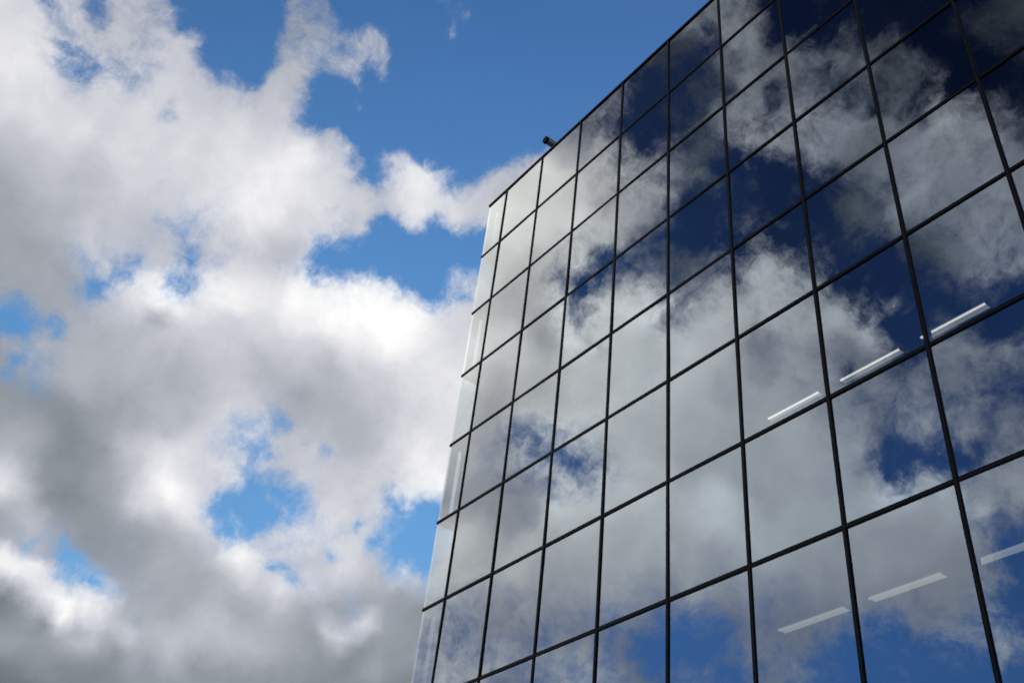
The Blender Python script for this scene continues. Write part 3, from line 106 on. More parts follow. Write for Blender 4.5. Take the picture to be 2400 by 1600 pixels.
    (30,67,30,67,33,67,38,66,42,66,48,66,49,66,45,66,43,66,40,66,37,66,36,66,36,65,36,65,36,65,36,65,36,65,34,65,26,62,23,60,25,59,28,59,34,60,42,62,53,64,64,65,64,65,64,64,64,64,64,66,64,68,64,72,64,72,64,77,64,79,65,72,62,63,63,60,66,60,70,63,73,66,77,68,81,69,85,70,89,71,93,73,96,75,97,77,97,77,98,77,98,77,98,77,98,76,99,77,99,77,99,78,99,78,99,79,99,80,99,80,99,81,99,81,99,81,99,82,99,82,99,82,99,82,99,82,99,82,99,82,99,83,97,84,95,85,93,86,92,87,91,87,89,87,88,86,85,85,84,84,85,84,87,82,88,79,90,75,92,71,94,68,96,67,96,69,97,71,98,73,99,74,99,74,99,74,99,73,99,73,99,72,99,52,99,51,99,49,99,49,99,48,99,48,99,48,99,48,99,48,99,47,99,47,99,47,99,47,99,46,99,46,99,46,99,46,99,46,99,46,99,47,99,47,98,48,91,48,82,48,59,49,48,52,65,56,86,57,93,58,98,60,99,61,99,54,99,54,99,51,99,54,99,59,99,60,99,61,99,61,99,60,99,60,99,60,99,59,99,57,99,56,99,56,99,56,99,56,99,56,99,55,99,54,99,54,99,54,99,57,99,59,99,60,99,60,99,61,99,61,99,63,99,64,99,65,99,66,99,66,99,66,99,67,99,67,99,67,99,68,99,68,99,68,99,68,99,67,99,67,99,67,99,67,99,67,99,67,99,66,99,66,99,65,99,64,99,63,99,63,99,62,99,62,99,61,99,61,99,61,99,61,99,61,99,61,99,61,99,61,99,61,99,61),
    (30,68,30,67,30,67,30,67,30,67,30,66,33,66,37,66,41,66,46,66,51,65,47,65,44,65,42,65,39,65,37,65,36,65,33,64,31,63,30,61,28,60,27,60,30,61,37,62,47,62,60,61,67,60,67,59,67,59,67,61,67,64,67,67,67,67,67,70,67,72,67,68,66,64,66,64,68,65,70,65,73,66,76,67,80,68,84,70,88,71,92,73,94,74,95,75,95,76,95,76,96,76,96,76,97,76,98,76,98,76,99,77,99,78,99,80,99,81,99,81,99,81,99,81,99,82,99,82,99,82,99,82,99,83,99,83,99,83,99,83,99,84,99,84,98,85,97,85,96,85,95,85,94,84,93,82,92,80,92,79,92,79,93,78,94,77,94,75,96,72,97,70,98,70,98,71,99,74,99,76,99,77,99,78,99,77,99,76,99,75,99,74,99,55,99,53,99,51,99,50,99,49,99,48,99,48,99,48,99,48,99,48,99,48,99,47,99,47,99,47,99,47,99,46,99,46,99,46,99,46,99,47,99,47,97,48,90,48,77,48,57,50,27,54,37,58,77,60,87,61,93,64,97,65,99,60,99,60,99,57,97,63,96,69,96,66,99,64,99,62,99,61,99,61,99,61,99,60,99,59,99,59,99,58,99,59,99,59,99,58,99,57,99,56,99,56,99,59,99,61,99,62,99,62,99,62,99,63,99,64,99,65,99,65,99,66,99,67,99,68,99,68,99,68,99,68,99,68,99,68,99,68,99,68,99,68,99,67,99,67,99,67,99,67,99,67,99,67,99,66,99,66,99,65,99,64,99,64,99,63,99,62,99,62,99,61,99,61,99,61,99,61,99,61,99,61,99,61,99,61,99,61,99,61),
    (30,68,30,68,30,68,30,67,30,67,30,67,30,67,30,66,30,66,30,66,32,66,35,65,39,65,43,65,47,65,51,65,47,65,45,64,42,64,40,62,38,61,36,61,35,61,38,60,48,59,61,59,70,58,70,57,70,57,70,58,70,60,70,62,70,62,70,62,70,60,70,59,69,62,69,64,69,65,70,65,72,64,75,65,79,68,83,70,87,72,91,73,91,74,91,75,92,76,92,76,93,75,93,75,94,74,96,74,97,75,98,76,99,78,99,81,99,82,99,83,99,83,99,83,99,83,99,83,99,83,99,83,99,83,99,83,99,84,99,84,99,84,99,84,99,84,99,83,99,82,99,82,98,82,97,81,97,79,96,78,96,77,97,76,98,76,99,75,99,73,99,72,99,72,99,74,99,77,99,80,99,83,99,84,99,84,99,82,99,80,99,78,99,57,99,56,99,54,99,52,99,51,99,50,99,49,99,48,99,48,99,48,99,48,99,48,99,47,99,47,99,47,99,47,99,47,99,47,99,48,99,49,98,50,94,51,84,52,70,54,62,56,52,57,22,60,42,63,74,65,88,68,94,70,95,75,95,75,93,77,91,79,89,78,91,71,95,67,98,64,99,63,99,62,99,62,99,61,99,61,99,61,99,62,99,63,99,62,99,61,99,60,99,59,99,61,99,64,99,65,99,65,99,65,99,66,99,67,99,67,99,67,99,67,99,67,99,67,99,68,99,68,99,68,99,69,99,69,99,69,99,69,99,68,99,68,99,67,99,67,99,67,99,67,99,67,99,67,99,66,99,66,99,65,99,64,99,64,99,63,99,62,99,62,99,62,99,61,99,61,99,61,99,61,99,61,99,61,99,61,99,61,99,61),
    (30,68,30,68,30,68,30,68,30,68,30,68,30,67,30,67,30,67,30,66,30,66,30,66,30,66,30,65,30,65,32,65,36,65,41,64,46,64,52,63,52,62,49,61,47,61,44,60,49,60,62,59,74,59,74,58,67,58,64,58,59,58,60,56,60,56,64,53,67,52,68,53,68,57,72,60,73,61,72,60,72,60,74,63,78,67,82,70,86,72,87,74,88,75,88,76,89,76,89,75,90,74,91,73,92,73,94,73,96,74,98,76,99,79,99,82,99,84,99,85,99,85,99,85,99,84,99,84,99,84,99,84,99,84,99,84,99,85,99,85,99,85,99,85,99,83,99,81,99,80,99,81,99,81,99,82,99,81,99,79,99,78,99,77,99,77,99,77,99,76,99,75,99,75,99,78,99,81,99,85,99,88,99,90,99,90,99,89,99,87,99,84,99,60,99,58,99,56,99,55,99,53,99,51,99,50,99,49,99,48,99,48,99,48,99,48,99,48,99,48,99,47,99,47,99,48,99,49,99,50,99,52,98,53,94,54,83,56,74,57,67,58,61,58,60,59,35,65,50,69,85,71,93,73,90,80,90,80,85,86,76,83,61,76,82,70,92,68,97,67,99,67,99,66,99,65,99,64,99,63,99,64,99,66,99,67,99,67,99,66,99,65,99,66,99,69,99,69,99,68,99,67,99,68,99,70,99,72,99,72,99,70,99,68,99,68,99,68,99,68,99,68,99,68,99,68,99,68,99,68,99,69,99,68,99,68,99,67,99,67,99,67,99,67,99,67,99,66,99,66,99,66,99,65,99,64,99,64,99,63,99,62,99,62,99,62,99,61,99,61,99,61,99,61,99,61,99,61,99,61,99,61,99,61),
    (30,68,30,68,30,68,30,68,30,68,30,68,30,68,30,68,30,67,30,67,30,67,30,67,30,66,30,66,30,66,30,65,23,65,26,64,29,64,34,62,38,61,42,61,47,61,53,60,60,60,68,60,78,60,70,59,60,59,51,59,43,58,39,54,39,54,43,51,47,50,51,51,55,53,64,55,74,56,77,56,56,57,30,59,60,64,82,68,84,72,84,74,85,76,85,77,85,75,86,73,87,71,89,71,91,72,94,73,96,75,97,77,99,80,99,82,99,85,99,86,99,86,99,86,99,86,99,85,99,85,99,84,99,84,99,85,99,86,99,86,99,86,99,85,99,84,99,82,99,81,99,81,99,81,99,82,99,81,99,80,99,79,99,79,99,79,99,79,99,79,99,79,99,80,99,82,99,85,99,89,99,91,99,93,99,94,99,93,99,92,99,89,99,63,99,61,99,59,99,57,99,56,99,54,99,52,99,51,99,50,99,49,99,48,99,48,99,48,99,48,99,48,99,48,99,48,99,50,99,52,99,53,99,54,97,55,93,57,86,58,77,58,70,58,67,58,63,60,70,66,83,70,92,72,82,77,82,77,50,83,40,77,43,71,76,70,90,72,95,73,98,72,99,70,99,68,99,66,99,66,99,67,99,70,99,72,99,72,99,72,99,72,99,74,99,75,99,74,99,73,99,71,99,72,99,75,99,77,99,76,99,74,99,71,99,69,99,68,99,67,99,67,99,67,99,67,99,67,99,67,99,68,99,68,99,68,99,67,99,67,99,67,99,67,99,67,99,66,99,66,99,66,99,65,99,64,99,64,99,63,99,62,99,62,99,62,99,62,99,61,99,61,99,61,99,61,99,61,99,61,99,61,99,61),
    (40,68,35,68,30,68,30,68,30,68,30,68,30,68,30,68,30,67,30,67,30,67,30,67,30,67,30,67,30,66,27,66,20,65,19,65,20,64,21,63,24,61,27,61,30,61,39,60,54,60,65,60,63,60,61,60,56,60,42,59,32,58,25,55,25,55,27,51,30,51,33,52,46,55,62,57,74,57,83,54,63,52,33,53,57,57,82,63,82,69,82,73,83,75,83,74,83,72,84,69,86,67,89,67,91,70,93,74,95,77,97,79,98,81,99,83,99,85,99,87,99,88,99,88,99,87,99,85,99,85,99,84,99,84,99,85,99,85,99,85,99,85,99,85,99,84,99,83,98,82,98,82,98,82,98,82,99,81,99,80,99,79,99,78,99,79,99,80,99,82,99,83,99,84,99,86,99,88,99,90,99,92,99,94,99,94,99,94,99,93,99,91,99,64,99,63,99,62,99,60,99,58,99,56,99,55,99,53,99,52,99,50,99,49,99,49,99,48,99,48,99,48,99,49,99,50,99,52,99,53,99,54,99,54,99,55,97,57,94,58,89,58,84,58,79,58,74,58,74,58,87,59,91,61,84,62,84,62,64,64,34,66,37,69,69,72,87,73,92,74,96,73,98,72,99,69,99,68,99,68,99,71,99,74,99,75,99,75,99,75,99,76,99,78,99,78,99,78,99,77,99,76,99,77,99,79,99,80,99,79,99,76,99,73,99,70,99,68,99,67,99,67,99,66,99,66,99,65,99,65,99,65,99,66,99,67,99,67,99,67,99,67,99,67,99,67,99,66,99,66,99,66,99,65,99,64,99,64,99,63,99,62,99,62,99,62,99,62,99,61,99,61,99,61,99,61,99,61,99,61,99,61,99,61),
    (62,67,56,67,49,67,43,67,38,67,34,67,30,67,30,67,30,67,30,67,30,67,30,67,30,67,30,67,30,67,24,66,19,66,19,65,19,65,19,63,19,62,19,61,24,60,35,60,44,60,42,60,41,60,39,60,37,60,32,59,24,59,19,57,19,57,19,55,23,59,32,66,45,72,61,72,75,65,84,58,84,52,83,51,80,54,80,61,80,66,81,70,81,71,81,71,83,68,84,64,86,62,88,62,90,65,93,73,95,79,96,81,98,82,99,84,99,87,98,89,98,91,98,90,98,88,98,86,98,86,99,84,99,83,99,83,99,83,99,84,98,84,97,84,96,84,94,85,94,86,93,87,93,88,94,86,95,82,96,78,97,75,99,73,99,75,99,79,99,83,99,85,99,86,99,87,99,88,99,89,99,90,99,91,99,92,99,91,99,90,99,88,99,64,99,64,99,63,99,62,99,61,99,59,99,57,99,56,99,54,99,53,99,51,99,50,99,50,99,50,99,50,99,52,99,54,99,55,99,55,99,55,99,55,99,56,99,57,98,58,97,58,95,58,92,58,88,57,86,57,91,57,86,58,73,58,73,58,47,60,29,62,49,65,80,68,84,71,89,72,94,72,98,71,99,69,99,68,99,69,99,74,99,77,98,78,97,78,97,77,97,78,96,79,97,79,99,79,99,79,99,78,99,79,99,80,99,81,99,80,99,77,99,74,99,71,99,69,99,67,99,67,99,65,99,65,99,64,99,64,99,64,99,65,99,66,99,67,99,67,99,67,99,67,99,67,99,66,99,66,99,65,99,65,99,64,99,64,99,63,99,62,99,62,99,62,99,62,99,61,99,61,99,61,99,61,99,61,99,61,99,61,99,61),
    (82,67,77,67,72,67,66,67,60,67,54,67,48,67,42,67,38,67,34,67,30,67,30,67,30,67,30,66,29,66,21,66,19,67,19,67,19,67,19,66,19,64,19,62,21,60,26,60,27,60,26,60,25,60,24,59,23,59,22,59,19,59,19,61,19,61,19,71,23,82,33,87,45,88,61,84,76,77,84,67,85,59,84,56,82,58,81,63,80,67,80,70,80,72,81,72,82,69,84,65,85,61,88,59,90,60,92,69,94,78,96,82,98,83,97,85,96,88,94,91,93,92,93,91,94,89,95,86,95,86,97,84,98,83,99,82,99,82,97,82,95,83,93,84,92,85,90,87,89,92,89,96,89,98,90,96,91,89,92,79,94,71,96,68,98,69,99,75,99,82,99,85,99,86,99,86,99,85,99,86,99,86,99,86,99,85,99,85,99,84,99,82,99,66,99,65,99,64,99,64,99,63,99,62,99,60,99,58,99,57,99,55,99,54,99,52,99,52,99,52,99,53,99,56,99,58,99,58,99,57,99,56,99,56,99,57,99,57,99,58,99,58,99,58,97,58,96,57,92,57,87,57,83,58,68,58,68,58,50,60,59,60,73,62,80,64,84,67,89,68,95,68,98,68,99,67,88,66,95,68,98,74,95,78,91,79,89,78,90,78,90,78,89,79,90,79,93,80,96,79,99,79,99,79,98,79,96,80,96,80,95,78,94,75,93,72,93,69,95,66,95,66,99,65,99,64,99,63,99,63,99,63,99,64,99,66,99,67,99,67,99,67,99,67,99,67,99,66,99,66,99,65,99,65,99,64,99,64,99,63,99,62,99,62,99,62,99,62,99,62,99,61,99,61,99,61,99,61,99,61,99,61,99,61),
    (90,67,90,67,87,67,84,67,80,67,75,66,70,66,65,66,59,66,54,66,48,66,43,66,39,66,35,66,32,66,29,67,27,68,25,69,23,69,22,69,21,69,20,66,19,62,19,60,19,59,19,59,19,59,19,59,19,59,19,59,19,60,19,70,19,70,19,85,24,91,33,92,46,91,57,89,69,84,78,77,86,71,85,67,84,67,82,69,81,72,81,74,81,76,81,79,82,79,83,75,85,70,87,66,89,66,92,71,94,79,96,83,94,84,92,85,90,87,88,89,86,91,86,91,87,89,90,87,90,87,93,85,96,84,97,83,96,83,94,83,92,84,90,85,87,87,83,91,80,97,77,99,78,99,81,99,85,99,89,87,91,73,93,67,95,67,97,71,99,78,99,80,99,80,99,79,99,79,99,80,99,81,99,82,99,82,99,82,99,82,99,81,99,68,99,66,99,65,99,64,99,64,99,63,99,63,99,61,99,59,99,58,99,56,99,55,99,54,99,55,99,56,99,58,99,60,99,59,99,58,99,57,99,57,99,57,99,58,99,58,99,59,98,59,96,58,92,58,87,58,83,58,80,58,73,60,73,60,71,60,79,60,79,61,81,62,86,63,91,64,96,63,98,62,98,62,72,62,95,64,93,71,88,77,80,78,64,78,68,78,70,78,61,78,75,79,86,79,90,79,92,79,91,79,92,79,89,79,88,79,88,78,85,76,83,73,84,70,89,67,89,67,94,65,99,64,99,63,99,63,99,63,99,64,99,65,99,67,99,67,99,67,99,67,99,67,99,66,99,66,99,65,99,65,99,64,99,63,99,63,99,62,99,62,99,62,99,62,99,62,99,61,99,61,99,61,99,61,99,61,99,61,99,61),
    (90,66,90,66,90,66,90,66,90,66,89,66,87,66,83,66,79,66,75,66,70,66,65,66,60,66,55,66,51,66,47,67,44,68,41,69,38,70,36,70,33,70,31,68,27,64,24,59,21,56,20,55,19,55,19,55,19,55,19,56,30,59,35,72,35,72,32,87,26,92,26,92,34,92,43,90,54,88,65,84,75,80,84,78,85,77,84,76,83,77,83,78,82,79,82,82,82,85,83,84,85,81,87,78,89,78,91,80,93,82,91,83,88,84,86,84,83,85,80,87,77,89,76,90,79,91,84,90,84,90,88,90,93,88,95,87,93,86,91,85,89,86,84,87,76,89,68,92,62,98,57,99,59,99,64,99,73,99,80,95,86,83,90,74,92,71,94,71,96,72,99,72,99,72,99,72,99,74,99,76,99,78,99,80,99,81,99,81,99,81,99,81,99,70,99,69,99,67,99,66,99,65,99,64,99,64,99,63,99,62,99,60,99,59,99,58,99,57,99,57,99,59,99,60,99,61,99,60,99,59,99,58,99,57,99,57,99,58,99,60,99,61,97,60,93,60,88,59,73,59,81,60,78,61,71,63,71,63,73,63,79,62,80,62,83,62,88,62,93,62,97,61,99,59,99,58,84,58,95,59,71,66,73,75,46,78,28,78,28,78,30,78,23,78,38,78,56,79,72,78,79,78,76,78,82,79,68,79,60,79,58,78,51,77,45,74,53,71,81,68,81,68,87,65,86,64,99,63,99,63,99,63,99,64,99,65,99,67,99,67,99,67,99,67,99,66,99,66,99,66,99,65,99,64,99,64,99,63,99,63,99,62,99,62,99,62,99,62,99,62,99,62,99,61,99,61,99,61,99,61,99,61,99,61),
    (90,65,90,66,90,66,90,66,90,66,90,66,90,66,90,66,90,66,89,66,87,66,84,65,80,65,77,65,73,66,70,67,66,68,63,69,59,70,56,70,53,70,48,68,43,63,38,58,34,54,30,52,26,49,23,45,20,41,19,40,19,43,31,56,31,56,37,78,38,89,26,91,25,91,32,90,40,87,50,85,62,83,73,81,82,79,86,79,85,79,85,81,85,82,84,84,84,85,84,85,84,83,86,81,88,81,89,82,86,83,83,84,80,85,77,85,74,86,71,87,67,89,66,93,72,95,79,96,79,96,85,95,91,92,91,90,90,88,87,87,82,87,73,88,63,89,52,91,42,94,38,99,40,99,47,99,57,99,67,97,77,90,85,83,89,78,91,73,94,70,96,69,99,69,99,70,99,72,99,75,99,78,99,80,99,81,99,81,99,81,99,81,99,69,99,70,99,69,99,68,99,66,99,65,99,64,99,64,99,64,99,63,99,62,99,61,99,60,99,61,99,62,99,63,99,64,99,63,99,61,99,58,99,58,99,58,99,60,99,61,99,62,97,62,93,61,90,61,87,61,85,63,84,65,82,66,82,66,81,66,80,65,81,64,84,65,90,65,95,65,98,63,99,60,99,58,99,57,93,57,84,63,57,74,25,77,7,78,6,78,6,78,6,78,10,78,21,78,34,78,40,78,43,78,47,79,31,79,20,79,19,78,15,77,15,75,42,72,54,69,54,69,54,66,67,64,95,64,96,63,96,63,97,64,97,66,97,67,99,67,99,67,99,66,99,66,99,66,99,65,99,65,99,64,99,64,99,63,99,63,99,62,99,62,99,62,99,62,99,62,99,62,99,61,99,61,99,61,99,61,99,61,99,61),
    (90,64,90,64,90,64,90,65,90,65,90,65,90,65,90,65,90,65,90,65,90,65,90,65,90,65,86,65,82,65,78,66,74,67,71,69,70,70,71,70,72,70,70,67,64,62,58,57,52,54,46,51,41,46,33,41,26,36,21,33,19,33,19,36,19,36,19,49,19,73,19,86,19,88,23,87,29,85,38,83,47,81,59,80,70,79,72,79,74,81,79,84,84,86,87,87,86,86,86,84,85,82,86,81,87,82,82,82,77,83,74,84,71,85,68,86,62,87,55,88,56,88,60,91,65,95,74,96,74,96,83,94,84,91,84,88,82,86,77,85,69,86,60,88,49,89,39,90,31,91,24,93,27,98,34,99,43,98,54,94,65,90,75,85,84,78,89,73,92,70,95,69,98,70,99,71,99,73,99,76,99,78,99,80,99,81,99,81,99,81,99,81,99,67,99,69,99,70,99,70,99,69,99,67,99,66,99,65,99,64,99,64,99,64,99,64,99,64,99,65,99,66,99,66,99,66,99,66,99,64,99,61,99,60,99,60,99,62,99,62,99,62,98,62,97,62,96,63,94,64,92,66,90,67,88,67,88,67,86,67,84,68,83,68,86,68,92,69,96,69,98,67,99,64,99,61,99,59,93,58,87,62,62,71,28,75,17,76,13,77,23,76,23,76,13,75,6,74,9,74,10,75,16,77,13,78,8,79,6,79,6,78,6,78,16,76,44,74,54,70,54,70,54,67,66,65,88,64,88,64,89,64,89,65,90,67,90,67,93,67,97,66,99,66,99,66,99,65,99,65,99,64,99,64,99,63,99,63,99,63,99,62,99,62,99,62,99,62,99,62,99,62,99,62,99,61,99,61,99,61,99,61,99,61),
    (92,62,91,62,91,63,90,63,90,63,90,64,90,64,90,64,90,64,90,65,90,65,90,65,89,65,85,65,80,65,76,65,73,67,70,68,68,69,68,70,69,69,69,66,70,61,71,56,72,52,67,48,57,43,45,37,36,33,28,31,22,31,19,31,19,31,19,34,19,45,19,66,19,79,19,83,22,83,28,81,36,80,45,78,52,78,51,80,56,83,63,87,69,88,76,88,84,86,89,84,89,84,88,84,84,85,78,84,71,82,64,78,60,76,52,75,45,76,41,75,43,74,41,75,53,82,65,88,65,88,66,89,67,87,67,84,64,82,60,82,53,83,43,85,36,87,28,89,23,89,19,89,22,90,25,91,32,90,42,89,56,86,70,82,81,78,88,74,91,72,94,71,97,71,99,73,99,75,99,77,99,79,99,80,99,81,99,81,99,81,99,81,99,65,99,66,99,68,99,69,99,70,99,69,99,68,99,67,99,66,99,65,99,65,99,65,99,66,99,67,99,67,99,67,99,67,99,67,99,66,99,64,99,64,99,64,99,64,99,63,99,63,99,63,99,63,98,64,98,66,97,67,96,67,94,68,94,68,92,68,90,69,88,70,89,70,94,71,97,71,99,71,99,69,99,66,99,64,95,63,90,65,79,66,66,68,52,69,29,69,15,67,10,66,21,65,8,64,6,64,6,65,6,70,6,76,6,78,6,78,6,78,6,78,19,77,31,75,38,72,38,72,46,69,54,66,58,65,61,65,63,66,65,66,67,67,72,66,87,66,93,66,99,65,99,65,99,64,99,64,99,64,99,63,99,63,99,62,99,62,99,62,99,62,99,62,99,62,99,62,99,62,99,62,99,61,99,61,99,61,99,61,99,61),
    (93,61,93,61,93,61,93,62,92,62,91,62,90,62,90,63,90,63,90,63,90,63,90,64,87,64,83,64,78,64,75,65,72,66,69,67,68,69,67,69,67,67,67,64,67,60,68,56,70,51,71,46,72,40,61,35,50,33,39,31,31,31,24,31,24,31,20,32,19,35,19,45,19,61,19,73,19,78,21,79,26,79,33,78,33,79,33,82,38,85,44,86,52,86,64,84,75,82,84,83,88,84,85,86,79,87,70,85,59,78,50,67,44,60,43,58,46,57,49,55,42,53,38,53,41,58,43,70,43,70,44,78,45,80,45,79,43,78,40,79,36,80,31,83,25,86,21,87,23,88,27,87,32,88,37,88,42,87,47,86,57,85,70,82,81,80,88,77,91,74,94,73,97,74,99,75,99,76,99,78,99,80,99,81,99,81,99,81,99,81,99,81,99,65,99,65,99,66,99,67,99,69,99,70,99,70,99,69,99,68,99,67,99,66,99,66,99,67,99,67,99,67,99,67,99,67,99,66,99,65,99,65,99,65,99,66,99,66,99,65,99,64,99,63,99,64,99,65,99,66,99,67,98,67,98,68,98,68,97,68,96,69,94,70,94,71,96,72,98,73,99,73,99,72,99,71,99,68,99,66,95,66,91,66,89,65,74,64,64,63,48,62,33,62,21,62,8,62,6,62,6,62,6,64,6,69,6,74,6,76,6,76,6,76,6,76,7,74,9,72,9,72,12,70,16,68,19,67,21,66,22,66,24,66,25,66,58,65,84,65,92,65,98,64,99,64,99,63,99,63,99,63,99,62,99,62,99,62,99,62,99,62,99,62,99,62,99,62,99,62,99,62,99,62,99,62,99,61,99,61,99,61,99,61),
    (90,58,92,59,93,59,93,60,93,61,93,61,93,61,92,61,92,61,91,62,90,62,89,62,85,62,81,63,76,64,75,64,73,66,72,67,71,68,70,67,69,65,68,63,67,59,67,56,68,51,69,45,70,40,72,37,65,35,53,33,41,33,34,32,34,32,26,33,22,35,20,39,19,45,19,53,19,63,19,71,20,75,21,78,21,80,22,82,25,82,32,81,41,79,52,78,64,78,75,80,75,83,71,86,65,87,57,86,46,77,47,61,49,52,50,47,50,45,50,43,44,42,37,41,37,44,34,51,34,51,34,59,35,65,33,68,28,70,29,73,31,76,29,80,24,84,22,85,27,84,37,84,47,84,55,85,62,86,67,85,73,83,79,82,86,80,90,78,92,77,95,77,97,77,99,78,99,80,99,81,99,82,99,82,99,82,99,82,99,82,99,81,99,65,99,65,99,65,99,65,99,66,99,68,99,70,99,70,99,70,99,70,99,69,99,68,98,67,96,68,95,67,95,66,97,65,99,64,99,64,99,64,99,65,99,66,99,66,99,66,99,65,99,64,99,64,99,65,99,65,99,66,99,67,99,67,99,67,99,68,99,69,98,70,98,71,98,72,99,73,99,73,99,72,99,71,99,69,99,67,99,66,99,66,93,65,78,64,77,62,73,61,71,61,50,61,25,61,9,61,9,62,23,63,20,65,32,69,26,69,6,69,6,68,6,68,6,68,6,67,6,67,6,67,6,67,6,66,6,66,6,65,9,65,30,65,63,64,86,64,93,63,99,63,99,63,99,62,99,62,99,62,99,61,99,61,99,61,99,61,99,61,99,62,99,62,99,62,99,62,99,62,99,62,99,62,99,61,99,61,99,61,99,61),
    (78,55,82,56,86,56,89,57,91,58,93,59,93,59,93,60,93,60,93,60,93,60,90,61,87,61,83,62,81,63,79,64,77,65,76,66,75,66,73,65,72,63,71,61,70,59,69,57,69,53,70,48,71,45,72,42,72,41,67,39,55,39,44,39,44,39,44,39,43,38,40,38,36,38,30,39,23,43,19,51,19,62,19,71,19,76,19,76,20,76,25,75,32,75,41,75,51,76,58,78,55,81,51,84,47,86,40,86,36,79,42,63,49,50,49,44,49,41,49,40,46,39,37,40,34,43,34,46,34,46,35,49,35,52,36,54,43,58,45,65,48,74,41,80,35,83,36,84,37,83,36,82,48,82,62,82,75,83,83,83,86,82,89,81,90,80,92,80,94,80,97,81,99,82,99,84,99,84,99,85,99,85,99,84,99,84,99,83,99,83,99,82,99,65,99,65,99,65,99,65,99,65,99,66,99,68,99,69,99,70,99,71,99,70,96,70,92,68,88,67,84,66,83,64,90,63,94,63,97,63,99,64,99,65,99,65,99,66,99,65,99,65,99,64,99,64,99,64,99,64,99,65,99,66,99,67,99,67,99,67,99,68,99,68,99,70,99,71,99,73,99,73,99,72,99,71,99,69,99,67,99,66,99,66,77,65,75,63,95,62,93,61,89,61,76,61,52,61,28,61,26,62,51,64,61,68,53,69,29,69,12,67,6,66,8,66,9,66,10,65,10,65,8,65,6,65,6,64,6,64,6,64,11,64,35,63,68,63,88,63,94,62,99,62,99,62,99,61,99,61,99,61,99,61,99,61,99,61,99,61,99,61,99,61,99,61,99,62,99,62,99,62,99,62,99,62,99,61,99,61,99,61,99,61),
    (62,54,68,54,72,54,77,54,81,55,84,56,87,56,90,57,92,58,93,58,93,59,91,59,89,60,87,60,86,61,85,63,83,64,81,65,79,64,78,63,76,61,75,60,74,59,73,58,73,57,74,55,75,53,76,51,73,50,69,50,66,50,64,49,64,49,58,45,51,41,45,37,44,36,44,36,32,36,20,39,19,46,19,60,19,70,19,73,19,74,20,74,24,74,30,74,35,75,38,77,36,79,34,82,31,85,28,86,24,82,29,70,27,53,26,44,25,41,24,41,25,42,30,44,34,46,29,48,29,48,32,49,40,50,49,53,59,58,67,66,67,75,57,81,54,83,56,83,57,82,52,82,52,81,63,82,75,83,84,83,89,84,92,83,94,83,95,84,97,85,99,86,99,88,99,89,99,89,99,89,99,88,99,88,99,87,99,86,99,85,99,85,99,65,99,65,99,65,99,65,99,65,99,65,99,66,99,67,99,68,99,70,94,70,89,71,77,69,61,67,54,64,62,63,80,63,85,63,90,63,94,63,97,64,98,65,99,65,99,65,99,64,98,64,99,64,99,64,99,64,99,64,99,64,99,66,99,66,99,66,99,67,99,67,99,68,99,70,99,72,99,72,99,72,99,71,99,70,99,68,99,67,99,65,98,64,97,63,95,61,94,60,93,60,89,60,79,61,63,61,67,63,76,67,88,70,79,70,58,69,32,68,20,66,29,66,40,65,43,65,43,65,35,65,25,64,22,62,23,60,23,60,23,61,41,61,72,62,89,62,94,61,99,61,99,61,99,60,99,60,99,60,99,60,99,60,99,60,99,60,99,61,99,61,99,61,99,61,99,61,99,62,99,62,99,62,99,61,99,61,99,61,99,61),
    (45,53,50,53,55,53,61,53,66,53,70,53,74,54,78,54,82,55,85,55,89,56,90,56,88,57,87,58,86,59,85,61,85,62,85,63,85,62,83,60,81,58,80,58,78,58,76,59,76,59,78,59,80,59,80,59,74,59,70,59,67,58,64,54,64,54,62,47,64,41,65,38,54,36,42,35,34,35,25,36,20,39,19,48,19,62,19,70,19,72,19,73,19,73,20,73,23,74,24,75,23,77,22,80,20,83,20,84,19,83,19,74,19,58,19,48,19,45,19,46,20,47,25,49,33,50,30,50,30,50,40,52,51,53,63,57,74,62,75,69,77,75,76,79,75,81,77,82,76,82,73,82,72,82,77,83,83,84,88,85,91,86,93,87,96,87,98,88,99,88,99,89,99,90,99,91,99,91,99,92,99,91,99,91,99,90,99,89,99,89,99,88,99,65,99,65,99,65,99,65,99,65,99,65,99,65,99,65,98,66,95,67,89,69,71,70,51,69,38,65,32,63,46,63,69,62,74,62,79,63,84,63,89,64,94,64,98,64,87,63,52,63,57,63,96,63,99,63,99,63,99,63,99,63,99,65,99,65,99,66,99,66,99,66,99,67,99,68,99,69,99,71,99,72,99,72,99,71,99,69,99,67,98,65,96,64,91,62,88,61,85,60,83,60,88,60,90,60,89,62,90,66,91,70,93,71,90,71,81,70,67,68,59,67,59,66,79,65,81,65,81,65,74,64,64,62,63,60,64,58,64,57,64,57,66,58,81,60,90,60,96,60,99,60,99,60,99,60,99,59,99,59,99,59,99,59,99,60,99,60,99,60,99,61,99,61,99,61,99,61,99,61,99,62,99,62,99,61,99,61,99,61,99,61),
